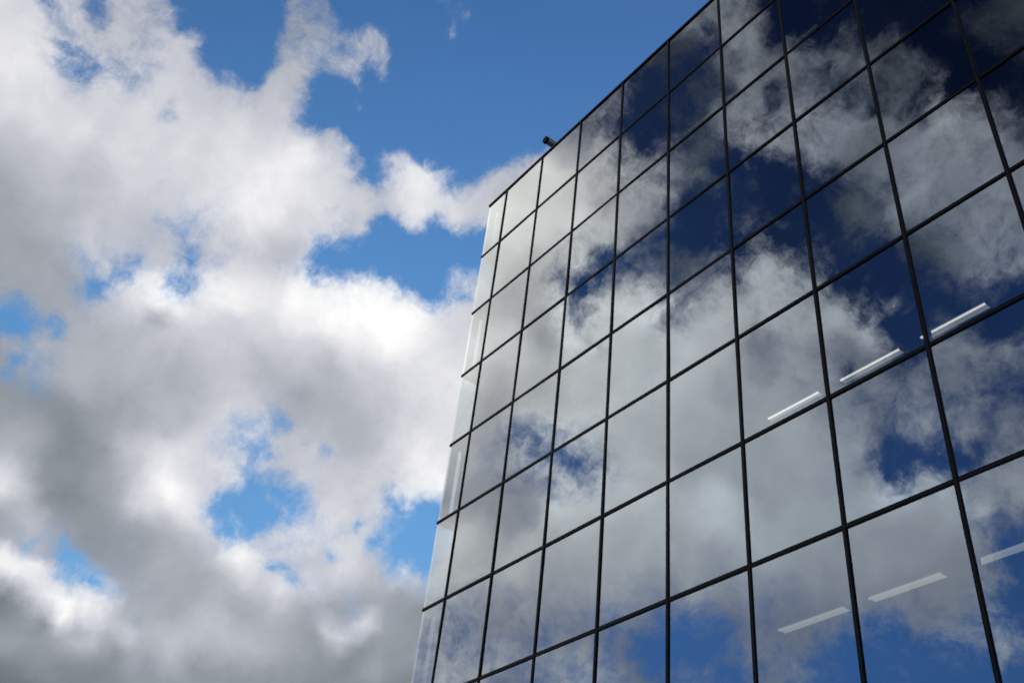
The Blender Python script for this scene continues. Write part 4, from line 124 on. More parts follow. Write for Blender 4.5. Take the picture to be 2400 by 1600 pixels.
    (33,53,36,53,40,53,43,53,48,53,53,53,58,53,63,53,67,53,72,53,80,53,87,53,87,54,86,55,85,56,84,58,83,60,84,61,84,60,85,58,86,58,85,58,84,58,82,59,82,60,84,62,85,63,81,64,76,63,71,62,68,59,65,54,65,54,62,48,63,42,65,38,66,36,53,35,41,35,31,35,23,37,19,42,19,54,19,63,19,68,19,70,19,71,19,72,19,73,19,74,19,75,19,77,19,78,19,77,19,73,19,65,19,56,19,51,19,50,19,51,20,51,26,52,34,53,41,54,41,54,51,56,62,58,72,62,72,66,74,70,76,73,78,75,81,77,85,78,88,79,87,80,87,82,88,84,90,86,91,87,93,88,95,88,97,88,99,88,99,89,99,89,99,90,99,91,99,91,99,92,99,92,99,92,99,92,99,91,99,91,99,90,99,65,99,65,99,65,99,65,99,65,99,64,99,64,98,65,95,65,89,66,79,67,52,67,41,67,40,63,45,62,61,62,63,62,65,62,69,62,73,62,79,62,89,62,96,62,96,62,79,62,94,63,99,63,99,62,99,62,99,62,99,62,99,64,99,64,99,65,99,65,99,65,99,65,99,65,99,67,99,70,99,72,99,73,99,73,98,71,97,68,96,65,93,64,87,62,66,60,49,60,46,60,60,60,73,62,88,65,93,69,98,71,99,72,95,71,91,70,90,68,88,67,87,66,90,65,93,63,93,63,91,62,89,60,89,58,89,57,89,56,89,56,89,56,91,57,94,59,99,60,99,60,99,59,99,59,99,59,99,59,99,59,99,59,99,59,99,59,99,60,99,60,99,61,99,61,99,61,99,61,99,61,99,61,99,61,99,61,99,61,99,61),
    (33,53,33,53,33,53,33,52,34,52,38,52,41,52,45,52,50,52,58,52,68,52,76,52,84,53,86,55,85,57,84,59,83,61,83,62,83,61,84,60,85,59,85,60,86,60,87,61,88,63,87,65,87,67,83,67,78,65,72,62,69,58,66,54,66,54,64,49,63,44,64,40,67,37,58,36,44,35,33,35,25,37,20,42,19,51,19,58,19,62,19,64,19,66,19,68,19,69,19,69,19,69,19,67,19,62,19,56,20,51,22,48,22,47,21,47,19,49,19,52,21,54,28,56,37,58,47,59,47,59,60,60,72,62,70,65,71,67,73,69,75,71,77,71,80,71,83,71,86,72,89,76,92,80,93,83,94,85,95,86,96,86,98,87,99,87,99,87,99,87,99,88,99,88,99,89,99,89,99,90,99,91,99,91,99,91,99,91,99,91,99,90,99,65,99,65,99,65,99,65,99,65,99,65,99,64,96,64,90,64,82,65,74,65,69,65,65,63,62,59,61,58,61,58,61,59,61,59,63,60,67,61,75,61,85,61,94,62,98,62,99,62,99,62,99,62,99,62,99,62,99,62,99,62,99,63,99,63,99,64,99,64,99,64,99,64,99,64,99,65,99,68,99,72,98,73,99,72,97,70,96,67,92,65,86,64,77,63,49,61,22,60,13,60,25,61,55,64,81,67,91,70,96,71,99,72,99,72,96,71,92,69,87,67,81,65,83,64,89,62,89,62,92,61,95,59,97,58,97,57,97,56,97,55,97,55,98,56,99,57,99,58,99,59,99,59,99,59,99,58,99,58,99,58,99,58,99,59,99,59,99,60,99,60,99,61,99,61,99,61,99,61,99,61,99,61,99,61,99,61,99,61,99,61),
    (33,54,33,53,33,53,33,53,33,52,33,52,33,52,33,52,36,52,44,52,53,52,63,52,72,54,80,57,84,60,83,63,83,65,83,66,82,67,83,66,84,65,84,64,85,64,85,65,86,66,85,67,85,67,84,67,79,65,74,61,71,57,70,54,70,54,69,50,68,46,67,43,66,40,62,38,49,38,39,38,30,40,23,45,19,54,19,60,19,62,19,63,19,64,19,64,19,63,19,62,19,59,19,54,19,49,19,46,20,45,22,44,22,44,22,44,21,45,19,47,23,52,30,58,39,61,51,62,51,62,63,63,72,65,71,66,70,68,72,69,74,69,76,68,78,67,81,67,84,68,87,72,90,76,93,81,95,83,97,84,99,84,99,84,99,85,99,85,99,85,99,85,99,86,99,86,99,86,99,87,99,87,99,88,99,88,99,88,99,89,99,89,99,65,99,65,99,65,99,65,99,65,99,65,95,64,35,64,43,64,75,64,69,64,68,63,73,58,68,56,64,56,62,56,61,57,63,58,64,59,65,60,68,60,81,61,90,61,96,62,98,62,95,62,93,62,92,62,93,61,93,61,92,62,91,62,91,62,91,63,93,63,95,62,99,62,98,62,95,63,92,65,91,68,90,69,91,67,93,64,94,63,87,64,80,64,65,63,39,62,18,61,14,61,32,62,56,65,79,67,90,70,96,71,94,72,92,72,90,71,84,69,68,67,45,64,53,62,69,61,69,61,82,60,89,59,91,57,94,56,96,56,99,55,99,55,99,56,99,56,99,58,99,58,99,59,99,58,99,58,99,58,99,58,99,58,99,58,99,59,99,59,99,60,99,60,99,61,99,61,99,61,99,61,99,61,99,61,99,61,99,61,99,61),
    (33,52,33,53,33,53,33,53,33,53,33,53,33,52,33,52,27,52,33,51,40,52,48,53,58,55,67,59,75,62,82,65,84,66,84,68,83,68,83,68,83,69,83,69,84,68,84,68,84,67,84,66,84,64,85,63,83,61,80,58,78,55,76,52,76,52,75,49,73,46,72,43,71,41,69,41,61,41,49,42,39,44,31,50,24,59,21,64,19,65,19,65,19,65,19,65,19,65,19,64,19,60,19,52,19,47,19,45,23,44,29,43,34,43,32,43,30,43,28,43,27,46,32,53,42,60,54,64,54,64,66,67,72,69,71,70,70,71,71,71,73,70,75,69,77,68,80,68,83,70,86,72,89,76,91,79,94,81,96,82,98,83,99,83,99,84,99,84,99,84,99,84,99,84,99,84,99,84,99,84,99,84,99,84,99,85,99,85,99,85,99,85,99,65,99,65,99,65,99,65,99,65,92,65,30,65,20,64,75,64,69,64,66,63,65,59,40,56,33,55,64,55,67,55,66,56,69,57,72,58,73,59,75,60,77,61,87,61,94,61,91,62,88,62,84,62,80,62,82,61,84,61,80,61,75,61,75,61,77,61,84,61,89,61,94,61,94,61,89,61,80,61,73,63,69,64,75,62,81,60,86,60,81,62,63,64,38,63,17,62,9,61,27,61,55,62,78,65,83,67,87,69,89,71,86,72,81,72,72,71,57,70,37,66,19,63,19,60,33,59,33,59,51,58,66,57,78,56,85,56,90,55,93,55,97,55,99,55,99,56,99,57,99,58,99,58,99,58,99,58,99,58,99,58,99,58,99,58,99,59,99,59,99,60,99,60,99,61,99,61,99,61,99,61,99,61,99,61,99,61,99,61,99,61),
    (33,46,33,48,33,50,33,51,33,52,33,53,33,53,30,53,23,52,25,52,30,52,36,53,43,56,52,60,63,63,73,65,82,66,85,66,84,66,84,67,83,69,83,70,83,69,84,68,84,65,85,62,85,59,86,57,87,55,87,53,85,51,84,49,84,49,82,46,80,44,79,42,77,42,76,42,64,44,33,46,42,50,41,56,36,62,31,65,26,65,23,65,22,65,21,66,20,66,20,67,19,65,19,60,19,51,20,45,25,43,33,43,43,42,50,42,47,41,44,42,42,43,40,48,44,56,57,63,57,63,69,68,72,71,71,73,72,74,74,75,75,74,76,74,77,73,79,73,82,74,85,76,88,78,91,80,93,81,96,82,98,83,99,84,99,84,99,85,99,85,99,84,99,84,99,83,99,82,99,82,99,82,99,82,99,82,99,82,99,82,99,82,99,65,99,65,99,65,99,65,94,65,55,65,55,65,49,64,70,64,67,63,65,61,35,57,15,55,43,55,48,55,74,55,74,56,79,56,80,57,80,58,83,59,87,60,92,61,90,61,84,61,66,62,48,62,32,62,37,61,41,61,33,60,27,59,27,59,30,59,57,59,85,59,92,60,93,60,86,59,62,59,30,59,27,60,33,59,42,58,52,59,45,62,32,63,15,63,6,61,7,61,15,61,27,62,39,64,46,66,54,68,60,70,54,71,44,72,32,71,23,69,11,64,6,60,6,58,9,57,9,57,18,57,28,56,40,56,59,55,76,55,87,55,91,55,94,55,97,56,99,57,99,58,99,58,99,58,99,58,99,58,99,58,99,58,99,58,99,59,99,59,99,60,99,60,99,61,99,61,99,61,99,61,99,61,99,61,99,61,99,61,99,61),
    (33,36,33,39,33,42,33,45,33,47,33,49,33,50,26,52,21,52,20,52,22,52,27,53,33,56,41,60,51,63,62,64,67,64,73,64,77,65,81,67,85,70,84,71,84,69,84,65,84,62,86,58,85,55,85,52,84,50,84,49,84,47,84,45,84,45,85,44,85,43,86,43,83,44,83,46,82,48,71,51,58,55,60,60,53,63,45,65,40,65,37,65,35,65,33,66,31,67,29,68,28,68,26,66,25,59,23,49,28,44,37,42,47,41,59,40,64,40,62,40,61,42,60,46,59,53,65,60,65,60,74,65,73,69,74,71,75,74,76,75,78,76,79,77,81,78,83,78,85,78,87,78,89,78,92,78,94,78,96,78,98,79,99,81,99,83,99,84,99,85,99,85,99,84,99,83,99,82,99,81,99,81,99,80,99,80,99,80,99,80,99,80,99,65,99,65,99,65,96,65,55,65,55,65,55,64,77,64,77,63,66,62,34,60,13,57,31,55,65,55,69,55,74,55,83,55,81,56,79,57,80,58,83,59,85,60,87,60,81,61,58,61,30,61,11,61,6,61,6,60,7,58,6,56,6,56,6,56,19,56,53,57,83,57,89,58,92,58,84,58,61,58,29,58,8,58,7,58,10,58,14,60,11,62,8,63,6,62,6,61,6,60,6,60,6,61,8,63,12,65,15,67,20,69,16,70,11,71,7,71,6,67,6,62,6,58,6,56,6,56,6,56,6,56,6,55,13,55,26,55,44,55,64,55,79,55,88,56,91,56,95,57,98,58,99,58,99,58,99,58,99,58,99,58,99,58,99,58,99,59,99,59,99,60,99,60,99,61,99,61,99,61,99,61,99,61,99,61,99,61,99,61,99,61),
    (33,29,33,30,33,32,33,35,33,37,33,40,29,43,23,44,19,47,19,50,19,52,21,54,26,57,33,60,40,62,44,62,49,63,55,65,60,68,67,72,74,75,77,74,77,68,74,62,74,58,77,56,79,54,78,52,77,50,76,48,77,46,77,44,77,44,78,44,78,45,79,46,79,48,79,50,80,53,80,56,80,59,77,62,71,64,65,65,61,65,57,65,55,65,52,66,49,68,46,68,44,69,42,68,40,65,32,57,31,47,40,42,52,40,57,39,56,39,55,39,55,40,60,44,65,50,71,57,71,57,74,62,72,65,69,68,69,71,70,73,71,76,72,78,75,79,80,79,84,78,87,76,90,74,92,72,94,70,95,69,96,70,97,72,99,75,99,78,99,81,99,83,99,83,99,83,99,82,99,81,99,80,99,80,99,79,99,79,99,79,99,78,99,65,99,65,96,65,55,65,55,65,55,64,77,64,77,63,68,62,37,61,32,60,22,57,54,55,66,55,71,55,78,55,81,55,79,55,79,56,76,57,60,58,43,59,50,60,43,60,23,61,8,61,6,61,6,60,6,57,6,55,6,54,6,54,6,54,16,54,49,55,76,55,85,56,89,56,76,57,47,57,22,58,28,58,13,58,6,58,6,60,6,62,6,63,6,62,6,61,6,60,6,60,6,61,6,62,6,63,6,65,6,67,6,68,6,69,6,69,6,65,6,59,6,57,6,56,6,55,6,55,6,55,6,55,6,55,7,55,15,55,30,55,48,56,67,56,81,57,89,58,91,58,91,58,92,58,92,57,92,57,93,58,93,58,93,58,93,59,93,59,94,60,94,60,94,61,93,61,93,61,93,61,93,61,94,61,95,61,97,61,99,61),
    (33,27,33,27,33,27,33,28,33,29,32,31,25,30,20,31,19,32,19,34,19,38,19,43,21,50,24,57,27,61,31,62,35,64,39,68,44,72,51,76,58,78,59,74,59,66,58,59,58,55,65,53,69,53,71,53,71,52,70,49,71,46,71,45,71,45,71,46,71,48,72,50,72,52,72,55,73,57,73,59,73,62,73,63,73,64,74,65,74,65,74,65,75,66,73,67,70,69,68,69,66,70,56,69,44,68,34,64,35,54,44,44,56,40,62,38,62,38,62,38,62,39,62,43,65,49,63,55,63,55,59,60,55,62,51,65,49,68,51,71,52,74,53,77,59,77,65,75,70,73,77,70,83,68,87,65,89,63,91,62,92,62,94,63,96,65,97,69,99,73,99,76,99,79,99,81,99,81,99,80,99,80,99,79,99,78,99,78,99,78,99,78,99,65,96,65,55,65,55,65,55,64,77,64,77,63,71,62,38,62,37,60,37,59,44,57,75,56,71,55,73,55,81,55,79,55,79,55,78,56,71,56,34,57,8,58,9,59,10,60,6,60,6,60,6,59,6,58,6,56,6,54,6,54,6,54,6,54,14,54,45,54,72,54,80,54,88,55,72,55,41,56,16,56,6,57,6,57,6,57,6,58,18,59,27,60,6,61,6,60,6,60,6,60,6,60,6,61,6,62,6,63,6,65,6,66,6,66,6,65,6,63,6,60,6,58,6,56,6,56,6,56,6,56,6,55,6,55,6,55,6,56,8,56,18,56,32,57,50,58,68,58,72,58,74,58,76,57,77,57,79,57,80,58,81,58,82,58,82,59,83,59,83,60,83,60,83,61,82,61,82,61,82,61,81,61,85,61,88,61,90,61,92,61),
    (37,26,33,26,33,26,33,26,33,27,27,27,22,27,19,27,19,27,19,27,19,28,19,29,19,33,19,41,20,53,22,61,24,67,27,72,32,77,37,79,40,76,40,68,41,58,40,52,49,49,59,48,61,48,66,49,66,48,66,47,66,46,66,47,66,47,67,49,67,52,67,55,67,57,68,59,68,61,68,63,68,64,68,65,68,65,69,64,70,64,73,65,71,66,70,68,70,70,70,71,71,70,59,70,46,68,41,65,43,59,49,50,61,42,64,39,64,37,63,37,61,39,60,42,51,48,44,54,44,54,41,58,38,60,35,62,33,65,34,68,35,72,38,73,42,72,48,69,56,67,64,65,71,63,74,62,77,60,82,59,87,58,91,58,93,59,95,61,97,64,99,68,99,72,99,76,99,78,99,79,99,78,99,77,99,77,99,77,99,77,99,77,96,65,55,65,55,65,55,64,77,64,77,63,72,63,40,62,37,60,37,59,40,57,72,56,77,56,77,55,76,55,83,55,81,55,75,55,43,55,25,56,20,57,10,57,6,58,6,59,6,59,6,58,6,57,6,56,6,55,7,54,6,54,6,54,6,54,14,53,45,53,68,53,74,53,79,54,80,54,58,55,42,56,29,56,19,57,14,57,22,57,24,57,7,58,6,59,6,60,6,61,6,61,6,61,6,61,6,62,6,63,6,64,6,64,6,65,6,64,6,64,6,62,6,61,6,59,6,58,6,58,6,57,6,57,6,56,6,56,6,57,6,57,6,58,9,58,19,58,26,58,29,58,31,58,33,57,35,57,37,58,39,58,40,58,42,58,42,59,43,59,43,60,44,60,43,61,43,61,42,61,41,61,40,61,50,61,61,61,70,61,78,61),
    (54,26,48,26,43,26,39,26,35,26,32,26,29,26,26,26,24,26,22,26,21,26,20,26,19,27,19,29,19,34,19,45,19,59,20,70,23,75,26,74,27,66,33,55,39,48,47,45,58,43,57,42,61,41,63,41,63,41,62,42,37,44,32,47,32,47,41,49,56,53,63,56,63,59,64,62,64,64,64,65,64,65,64,64,65,63,67,62,64,61,73,62,72,64,69,67,67,68,66,68,66,68,66,66,62,64,62,60,65,55,61,49,51,43,45,39,44,36,43,34,42,34,43,37,49,42,39,48,39,48,31,53,26,57,24,60,22,63,23,66,23,69,26,69,31,67,37,65,43,63,49,62,52,61,56,60,63,59,72,58,81,57,87,57,91,57,94,57,96,58,99,61,99,65,99,70,99,73,99,75,99,75,99,75,99,75,99,75,99,75,99,75,55,65,55,65,55,64,77,64,77,63,73,63,42,62,37,60,37,59,37,57,69,56,77,56,77,55,77,55,82,55,86,55,79,55,50,55,20,56,6,56,6,57,6,57,6,58,6,58,6,57,6,57,10,56,26,55,36,54,28,53,7,52,6,52,6,52,18,52,49,51,67,51,67,51,68,53,69,54,71,55,72,56,70,56,60,57,53,57,44,57,23,57,9,57,6,57,6,59,6,60,6,61,6,62,6,62,6,63,6,63,6,64,6,64,6,64,6,64,6,64,6,63,6,62,6,62,6,61,6,61,6,60,6,59,6,59,6,59,6,59,6,59,6,58,6,58,6,58,6,58,6,58,6,57,7,57,7,58,8,58,8,58,9,58,9,59,9,59,9,60,10,60,10,61,10,61,9,61,9,61,9,61,9,61,14,61,21,61,29,61,38,61),
    (73,26,67,26,62,26,56,26,51,26,46,26,44,26,41,26,37,26,33,26,30,26,28,26,24,26,20,26,19,27,19,31,19,39,21,51,24,59,29,59,35,51,41,45,49,42,58,40,59,39,57,37,62,37,61,37,60,39,60,42,60,44,60,46,60,46,60,48,57,49,43,51,61,54,61,57,61,60,61,61,61,60,63,59,65,57,67,54,57,53,25,54,37,57,70,60,67,61,65,61,63,60,63,58,63,56,63,52,60,48,51,44,42,39,35,35,29,32,29,29,32,28,40,28,46,28,38,30,38,30,30,35,24,41,20,47,19,54,19,61,19,65,20,65,23,64,28,63,31,61,37,61,44,60,53,59,62,59,71,58,80,57,87,57,91,56,94,56,96,57,98,60,99,63,99,68,99,71,99,72,99,72,99,73,99,73,99,73,99,74,99,74,55,65,55,64,77,64,77,63,73,63,42,62,37,60,37,59,37,58,67,56,77,56,77,55,77,55,81,55,86,55,82,56,55,56,35,56,28,57,13,57,6,57,6,57,6,57,6,57,6,56,6,55,6,54,12,52,9,51,6,50,6,49,6,49,6,49,23,49,57,49,65,49,63,50,63,51,64,53,64,54,66,56,69,56,72,57,51,57,23,57,7,57,12,57,27,57,16,58,6,59,6,60,6,61,6,62,6,62,6,63,6,63,6,64,6,64,6,64,6,63,6,63,6,62,6,62,6,61,6,61,6,61,6,60,6,60,6,59,6,59,6,59,6,58,6,58,6,58,6,58,6,58,6,58,6,58,6,58,6,58,6,58,6,59,6,59,6,60,6,60,6,60,6,61,6,61,6,61,6,61,6,61,6,61,6,61,6,61,6,61,9,61),
    (87,26,83,26,79,26,75,26,70,26,66,25,62,25,57,25,53,25,49,25,47,25,40,25,32,25,26,25,22,26,19,27,20,30,24,38,30,46,38,48,44,45,53,40,61,38,69,36,66,36,63,35,62,36,63,37,63,40,62,43,61,45,61,46,61,46,61,46,60,47,60,48,60,49,60,50,59,51,60,52,61,52,63,51,65,49,67,48,50,48,25,49,32,52,70,53,68,54,66,54,64,53,62,52,61,50,60,47,50,44,42,39,35,35,29,32,25,29,25,27,30,26,36,26,44,25,36,26,36,26,29,26,23,28,20,31,19,37,19,47,20,57,23,61,28,62,33,61,40,61,47,60,55,59,64,59,72,59,79,58,85,58,90,58,92,58,95,59,97,61,99,64,99,67,99,69,99,70,99,70,99,71,99,71,99,72,99,72,99,73,99,73,55,64,77,64,77,63,72,62,41,62,37,60,37,59,37,58,66,56,77,56,77,55,77,55,80,55,86,55,84,55,60,56,35,56,35,57,35,57,35,57,33,57,17,57,7,56,6,56,6,55,6,54,6,52,6,50,6,49,6,49,6,49,6,49,6,49,23,48,57,48,64,48,63,49,63,50,63,51,63,53,63,55,64,56,66,57,67,57,45,57,36,57,39,57,34,57,13,57,6,58,6,59,6,60,6,60,6,61,6,62,6,62,6,63,6,63,6,63,6,63,6,62,6,62,6,62,6,61,6,61,6,61,6,60,6,60,6,59,6,59,6,59,6,58,6,58,6,58,6,58,6,58,6,58,6,58,6,58,6,58,6,59,6,59,6,60,6,60,6,60,6,61,6,61,6,61,6,61,6,61,6,61,6,61,6,61,6,61,6,61,6,61),
    (94,26,93,25,91,25,89,25,86,25,83,25,79,25,76,25,72,25,68,25,60,25,50,25,44,25,34,25,27,25,21,26,19,27,22,31,27,39,32,44,38,44,44,41,52,37,56,35,59,35,63,35,66,36,67,39,66,41,65,43,65,44,64,44,64,44,63,45,63,46,62,46,31,47,36,47,42,48,51,47,59,47,63,47,65,46,67,47,44,47,25,49,28,51,66,51,68,51,66,51,64,50,62,49,61,47,54,44,44,40,39,36,39,32,38,29,38,27,37,26,31,26,32,25,36,25,33,25,33,25,27,25,24,26,21,27,20,30,23,36,26,45,31,54,36,58,42,60,50,60,58,60,67,60,74,59,81,59,87,59,91,60,93,60,95,62,97,64,99,65,99,67,99,68,99,68,99,69,99,69,99,70,99,70,99,70,99,71,99,71,99,72,77,64,77,63,70,62,40,62,37,60,37,59,37,58,66,56,77,56,77,55,77,55,80,55,86,55,85,55,63,56,35,56,35,57,35,57,35,57,35,57,35,56,35,56,35,55,23,54,11,54,6,52,6,51,6,49,6,49,6,48,6,48,14,48,14,48,38,48,66,48,63,48,63,48,63,49,65,50,68,52,66,54,66,56,66,56,66,57,65,57,68,57,48,57,26,57,9,56,6,57,6,58,6,58,6,59,6,60,6,61,6,61,6,62,6,62,6,62,6,62,6,62,6,62,6,61,6,61,6,61,6,60,6,60,6,59,6,59,6,59,6,58,6,58,6,58,6,58,6,58,6,58,6,58,6,58,6,59,6,59,6,59,6,60,6,60,6,60,6,61,6,61,6,61,6,61,6,61,6,61,6,61,6,61,6,61,6,61,6,61,6,61),
    (99,25,98,25,96,25,95,25,94,25,93,25,91,25,89,25,82,25,73,25,62,25,51,25,44,25,32,25,26,25,21,25,19,26,19,29,20,35,23,41,28,43,33,43,36,41,38,38,41,37,44,37,47,38,51,41,53,42,56,43,60,43,68,43,68,43,67,43,67,44,47,45,30,46,26,46,25,46,25,46,27,46,59,46,65,46,67,47,70,49,72,50,75,50,72,50,69,50,67,50,65,49,63,48,61,45,51,41,43,37,39,33,40,30,40,28,40,26,39,26,32,25,25,25,24,25,23,25,23,25,22,25,20,25,22,26,26,28,30,32,35,39,41,47,47,53,55,57,62,58,70,59,77,60,83,60,88,61,91,62,93,62,95,63,97,64,99,65,99,66,99,66,99,67,99,67,99,68,99,68,99,68,99,69,99,69,99,70,99,70,99,70,77,63,67,62,37,61,37,60,37,59,37,57,67,56,77,56,77,55,77,55,80,55,86,55,86,55,65,56,35,56,35,57,35,57,35,57,35,57,35,57,35,56,35,55,35,55,35,54,35,53,31,51,17,50,8,49,6,49,6,48,8,48,29,48,29,48,60,48,65,48,63,48,63,48,65,48,50,49,32,50,22,52,25,55,36,56,44,56,45,57,34,56,22,56,9,56,6,56,6,56,6,57,6,57,6,58,6,59,6,60,6,60,6,61,6,61,6,62,6,62,6,61,6,61,6,61,6,60,6,60,6,60,6,60,6,59,6,59,6,59,6,59,6,58,6,58,6,58,6,58,6,58,6,59,6,59,6,59,6,59,6,60,6,60,6,60,6,61,6,61,6,61,6,61,6,61,6,61,6,61,6,61,6,61,6,61,6,61,6,61,6,61),
    (99,25,99,25,99,25,99,25,98,25,95,25,92,25,86,25,78,25,68,25,57,25,47,25,40,25,29,25,23,25,20,25,19,26,19,28,19,32,19,38,21,41,22,42,24,43,26,42,28,41,30,41,33,41,35,42,36,42,41,42,50,42,60,42,60,42,58,42,55,43,56,43,57,44,59,45,60,46,61,46,58,47,63,47,66,48,67,49,70,50,72,50,76,50,72,50,70,50,67,50,65,49,63,48,62,46,60,42,54,38,45,33,39,30,36,27,32,26,29,25,26,25,23,25,19,24,20,24,20,24,22,25,26,25,30,26,35,27,40,31,46,37,53,44,61,50,68,53,75,55,81,57,86,58,90,59,92,60,94,61,96,62,98,62,99,63,99,64,99,64,99,65,99,65,99,66,99,66,99,67,99,67,99,68,99,68,99,68,99,69,99,69,63,62,37,61,37,60,37,59,39,57,69,56,77,56,77,55,77,55,80,55,86,55,86,55,66,56,35,56,35,57,35,57,35,57,35,57,35,57,35,56,35,55,35,55,35,54,35,53,35,52,35,50,35,49,35,49,27,49,15,48,18,48,45,48,45,48,67,48,64,48,63,48,65,48,49,48,25,48,9,49,6,50,6,51,8,53,9,55,10,56,8,56,6,55,6,55,6,55,6,55,6,56,6,56,6,57,6,58,6,58,7,59,7,60,7,60,6,61,6,61,6,61,6,61,6,61,6,60,6,60,6,60,6,60,6,59,6,59,6,59,6,59,6,59,6,59,6,59,6,59,6,59,6,59,6,59,6,60,6,60,6,60,6,61,6,61,6,61,6,61,6,61,6,61,6,61,6,61,6,61,6,61,6,61,6,61,6,61,6,61,6,61),
    (99,25,99,25,99,25,99,25,96,25,93,25,89,25,82,25,73,25,63,25,51,25,41,25,33,25,26,25,21,25,19,25,19,26,19,28,19,31,19,36,19,38,19,40,19,41,19,42,20,43,21,43,22,43,23,43,29,42,36,42,43,42,50,42,50,42,44,42,39,42,38,42,39,43,40,44,41,46,42,48,43,49,47,49,53,50,59,50,65,50,72,51,76,51,73,51,70,51,68,51,66,51,64,50,62,49,61,46,60,42,53,37,44,32,37,29,30,27,25,25,21,25,20,25,22,24,26,24,26,24,30,25,35,25,40,26,46,28,53,32,60,37,67,43,74,47,80,50,85,52,89,53,91,55,93,56,95,57,97,59,98,60,99,60,99,61,99,62,99,63,99,63,99,64,99,64,99,65,99,65,99,66,99,66,99,67,99,67,99,67,99,67,37,61,37,60,37,59,43,57,71,56,77,56,77,55,77,55,80,55,86,55,86,55,66,56,36,56,35,57,35,57,35,57,35,57,35,57,35,56,35,55,35,55,35,54,35,53,35,52,35,51,35,49,35,49,35,49,35,48,35,48,35,48,63,48,63,48,71,48,68,48,66,48,58,48,31,48,12,48,6,48,6,49,6,49,6,50,6,52,6,53,6,54,6,54,6,54,6,54,6,55,6,55,6,55,6,56,6,57,8,57,24,58,28,59,11,60,6,60,6,60,6,60,6,60,6,60,6,60,6,60,6,60,6,60,6,60,6,59,6,59,6,59,6,59,6,59,6,59,6,60,6,60,6,60,6,60,6,60,6,61,6,61,6,61,6,61,6,61,6,61,6,61,6,61,6,61,6,61,6,61,6,61,6,61,6,61,6,61,6,61,6,61),
    (99,25,99,25,99,25,97,25,94,25,91,25,85,25,77,25,68,25,57,25,46,25,39,24,35,24,32,25,29,25,27,25,25,26,23,28,21,31,20,34,19,36,19,38,19,39,19,41,19,42,19,42,19,43,21,43,25,43,31,43,37,43,38,42,38,42,33,42,29,43,26,43,26,44,27,46,28,48,29,49,30,50,34,50,38,50,44,50,52,51,60,51,68,52,74,53,71,53,69,53,66,53,64,53,63,52,61,51,53,50,44,46,37,40,31,34,25,29,23,27,25,26,28,25,31,25,35,25,35,25,40,25,46,26,53,28,60,30,67,34,73,38,79,42,84,45,88,47,91,48,93,50,94,51,96,53,98,54,99,56,99,57,99,58,99,59,99,60,99,61,99,61,99,62,99,63,99,63,99,64,99,64,99,65,99,65,99,65,99,65,99,65,37,60,37,58,48,57,75,56,77,56,77,55,77,55,81,55,86,55,85,55,65,56,35,56,35,57,35,57,35,57,35,57,35,57,35,56,35,56,35,55,35,54,35,53,35,52,35,51,35,50,35,49,35,49,35,48,35,48,35,48,54,48,76,48,76,48,76,48,76,48,66,48,40,48,18,48,7,48,6,49,6,49,6,49,6,50,6,51,6,52,6,53,6,53,6,53,6,54,6,54,11,54,6,55,6,55,6,56,16,57,22,57,11,58,6,59,6,59,6,60,6,60,6,60,6,60,6,60,6,60,6,60,6,60,6,60,6,60,6,60,6,60,6,60,6,60,6,60,6,60,6,60,6,60,6,61,6,61,6,61,6,61,6,61,6,61,6,61,6,61,6,61,6,61,6,61,6,61,6,61,6,61,6,61,6,61,6,61,6,61,6,61),
    (99,25,99,25,97,25,95,25,92,25,87,24,80,24,71,24,60,24,50,24,43,24,43,24,43,24,43,25,43,25,40,26,37,27,34,29,31,31,29,33,26,35,24,36,23,38,21,39,20,41,20,42,19,42,19,43,21,43,23,44,26,44,26,45,26,45,24,45,22,45,20,46,19,47,19,47,20,48,20,49,22,49,25,50,30,50,35,51,41,52,48,52,56,53,65,54,72,54,69,54,67,54,65,54,63,54,63,54,59,54,50,54,41,52,34,49,31,43,34,34,37,29,41,27,44,27,48,27,48,27,54,28,61,30,67,32,74,34,79,37,84,39,88,41,91,43,93,44,94,45,96,46,98,48,99,49,99,51,99,52,99,54,99,55,99,56,99,57,99,58,99,59,99,60,99,61,99,61,99,62,99,62,99,63,99,63,99,63,99,63,99,63,37,58,54,57,77,56,77,56,77,55,77,55,82,55,86,55,84,55,63,56,35,56,35,57,35,57,35,57,35,57,35,57,35,56,35,56,35,55,35,54,35,53,35,52,35,51,35,50,35,49,35,49,35,49,35,48,35,48,47,48,74,48,76,48,76,48,76,48,73,48,48,48,36,48,36,48,36,49,26,49,18,49,11,50,7,50,6,51,6,52,6,52,6,53,6,53,6,53,16,54,31,54,31,54,22,55,14,56,17,56,20,57,24,58,28,58,12,59,6,60,6,60,6,60,6,60,6,60,6,60,6,60,6,60,6,60,6,60,6,60,6,60,6,61,6,61,6,61,6,61,6,61,6,61,6,61,6,61,6,61,6,61,6,61,6,61,6,61,6,61,6,61,6,61,6,61,6,61,6,61,6,61,6,61,6,61,6,61,6,61,6,61),
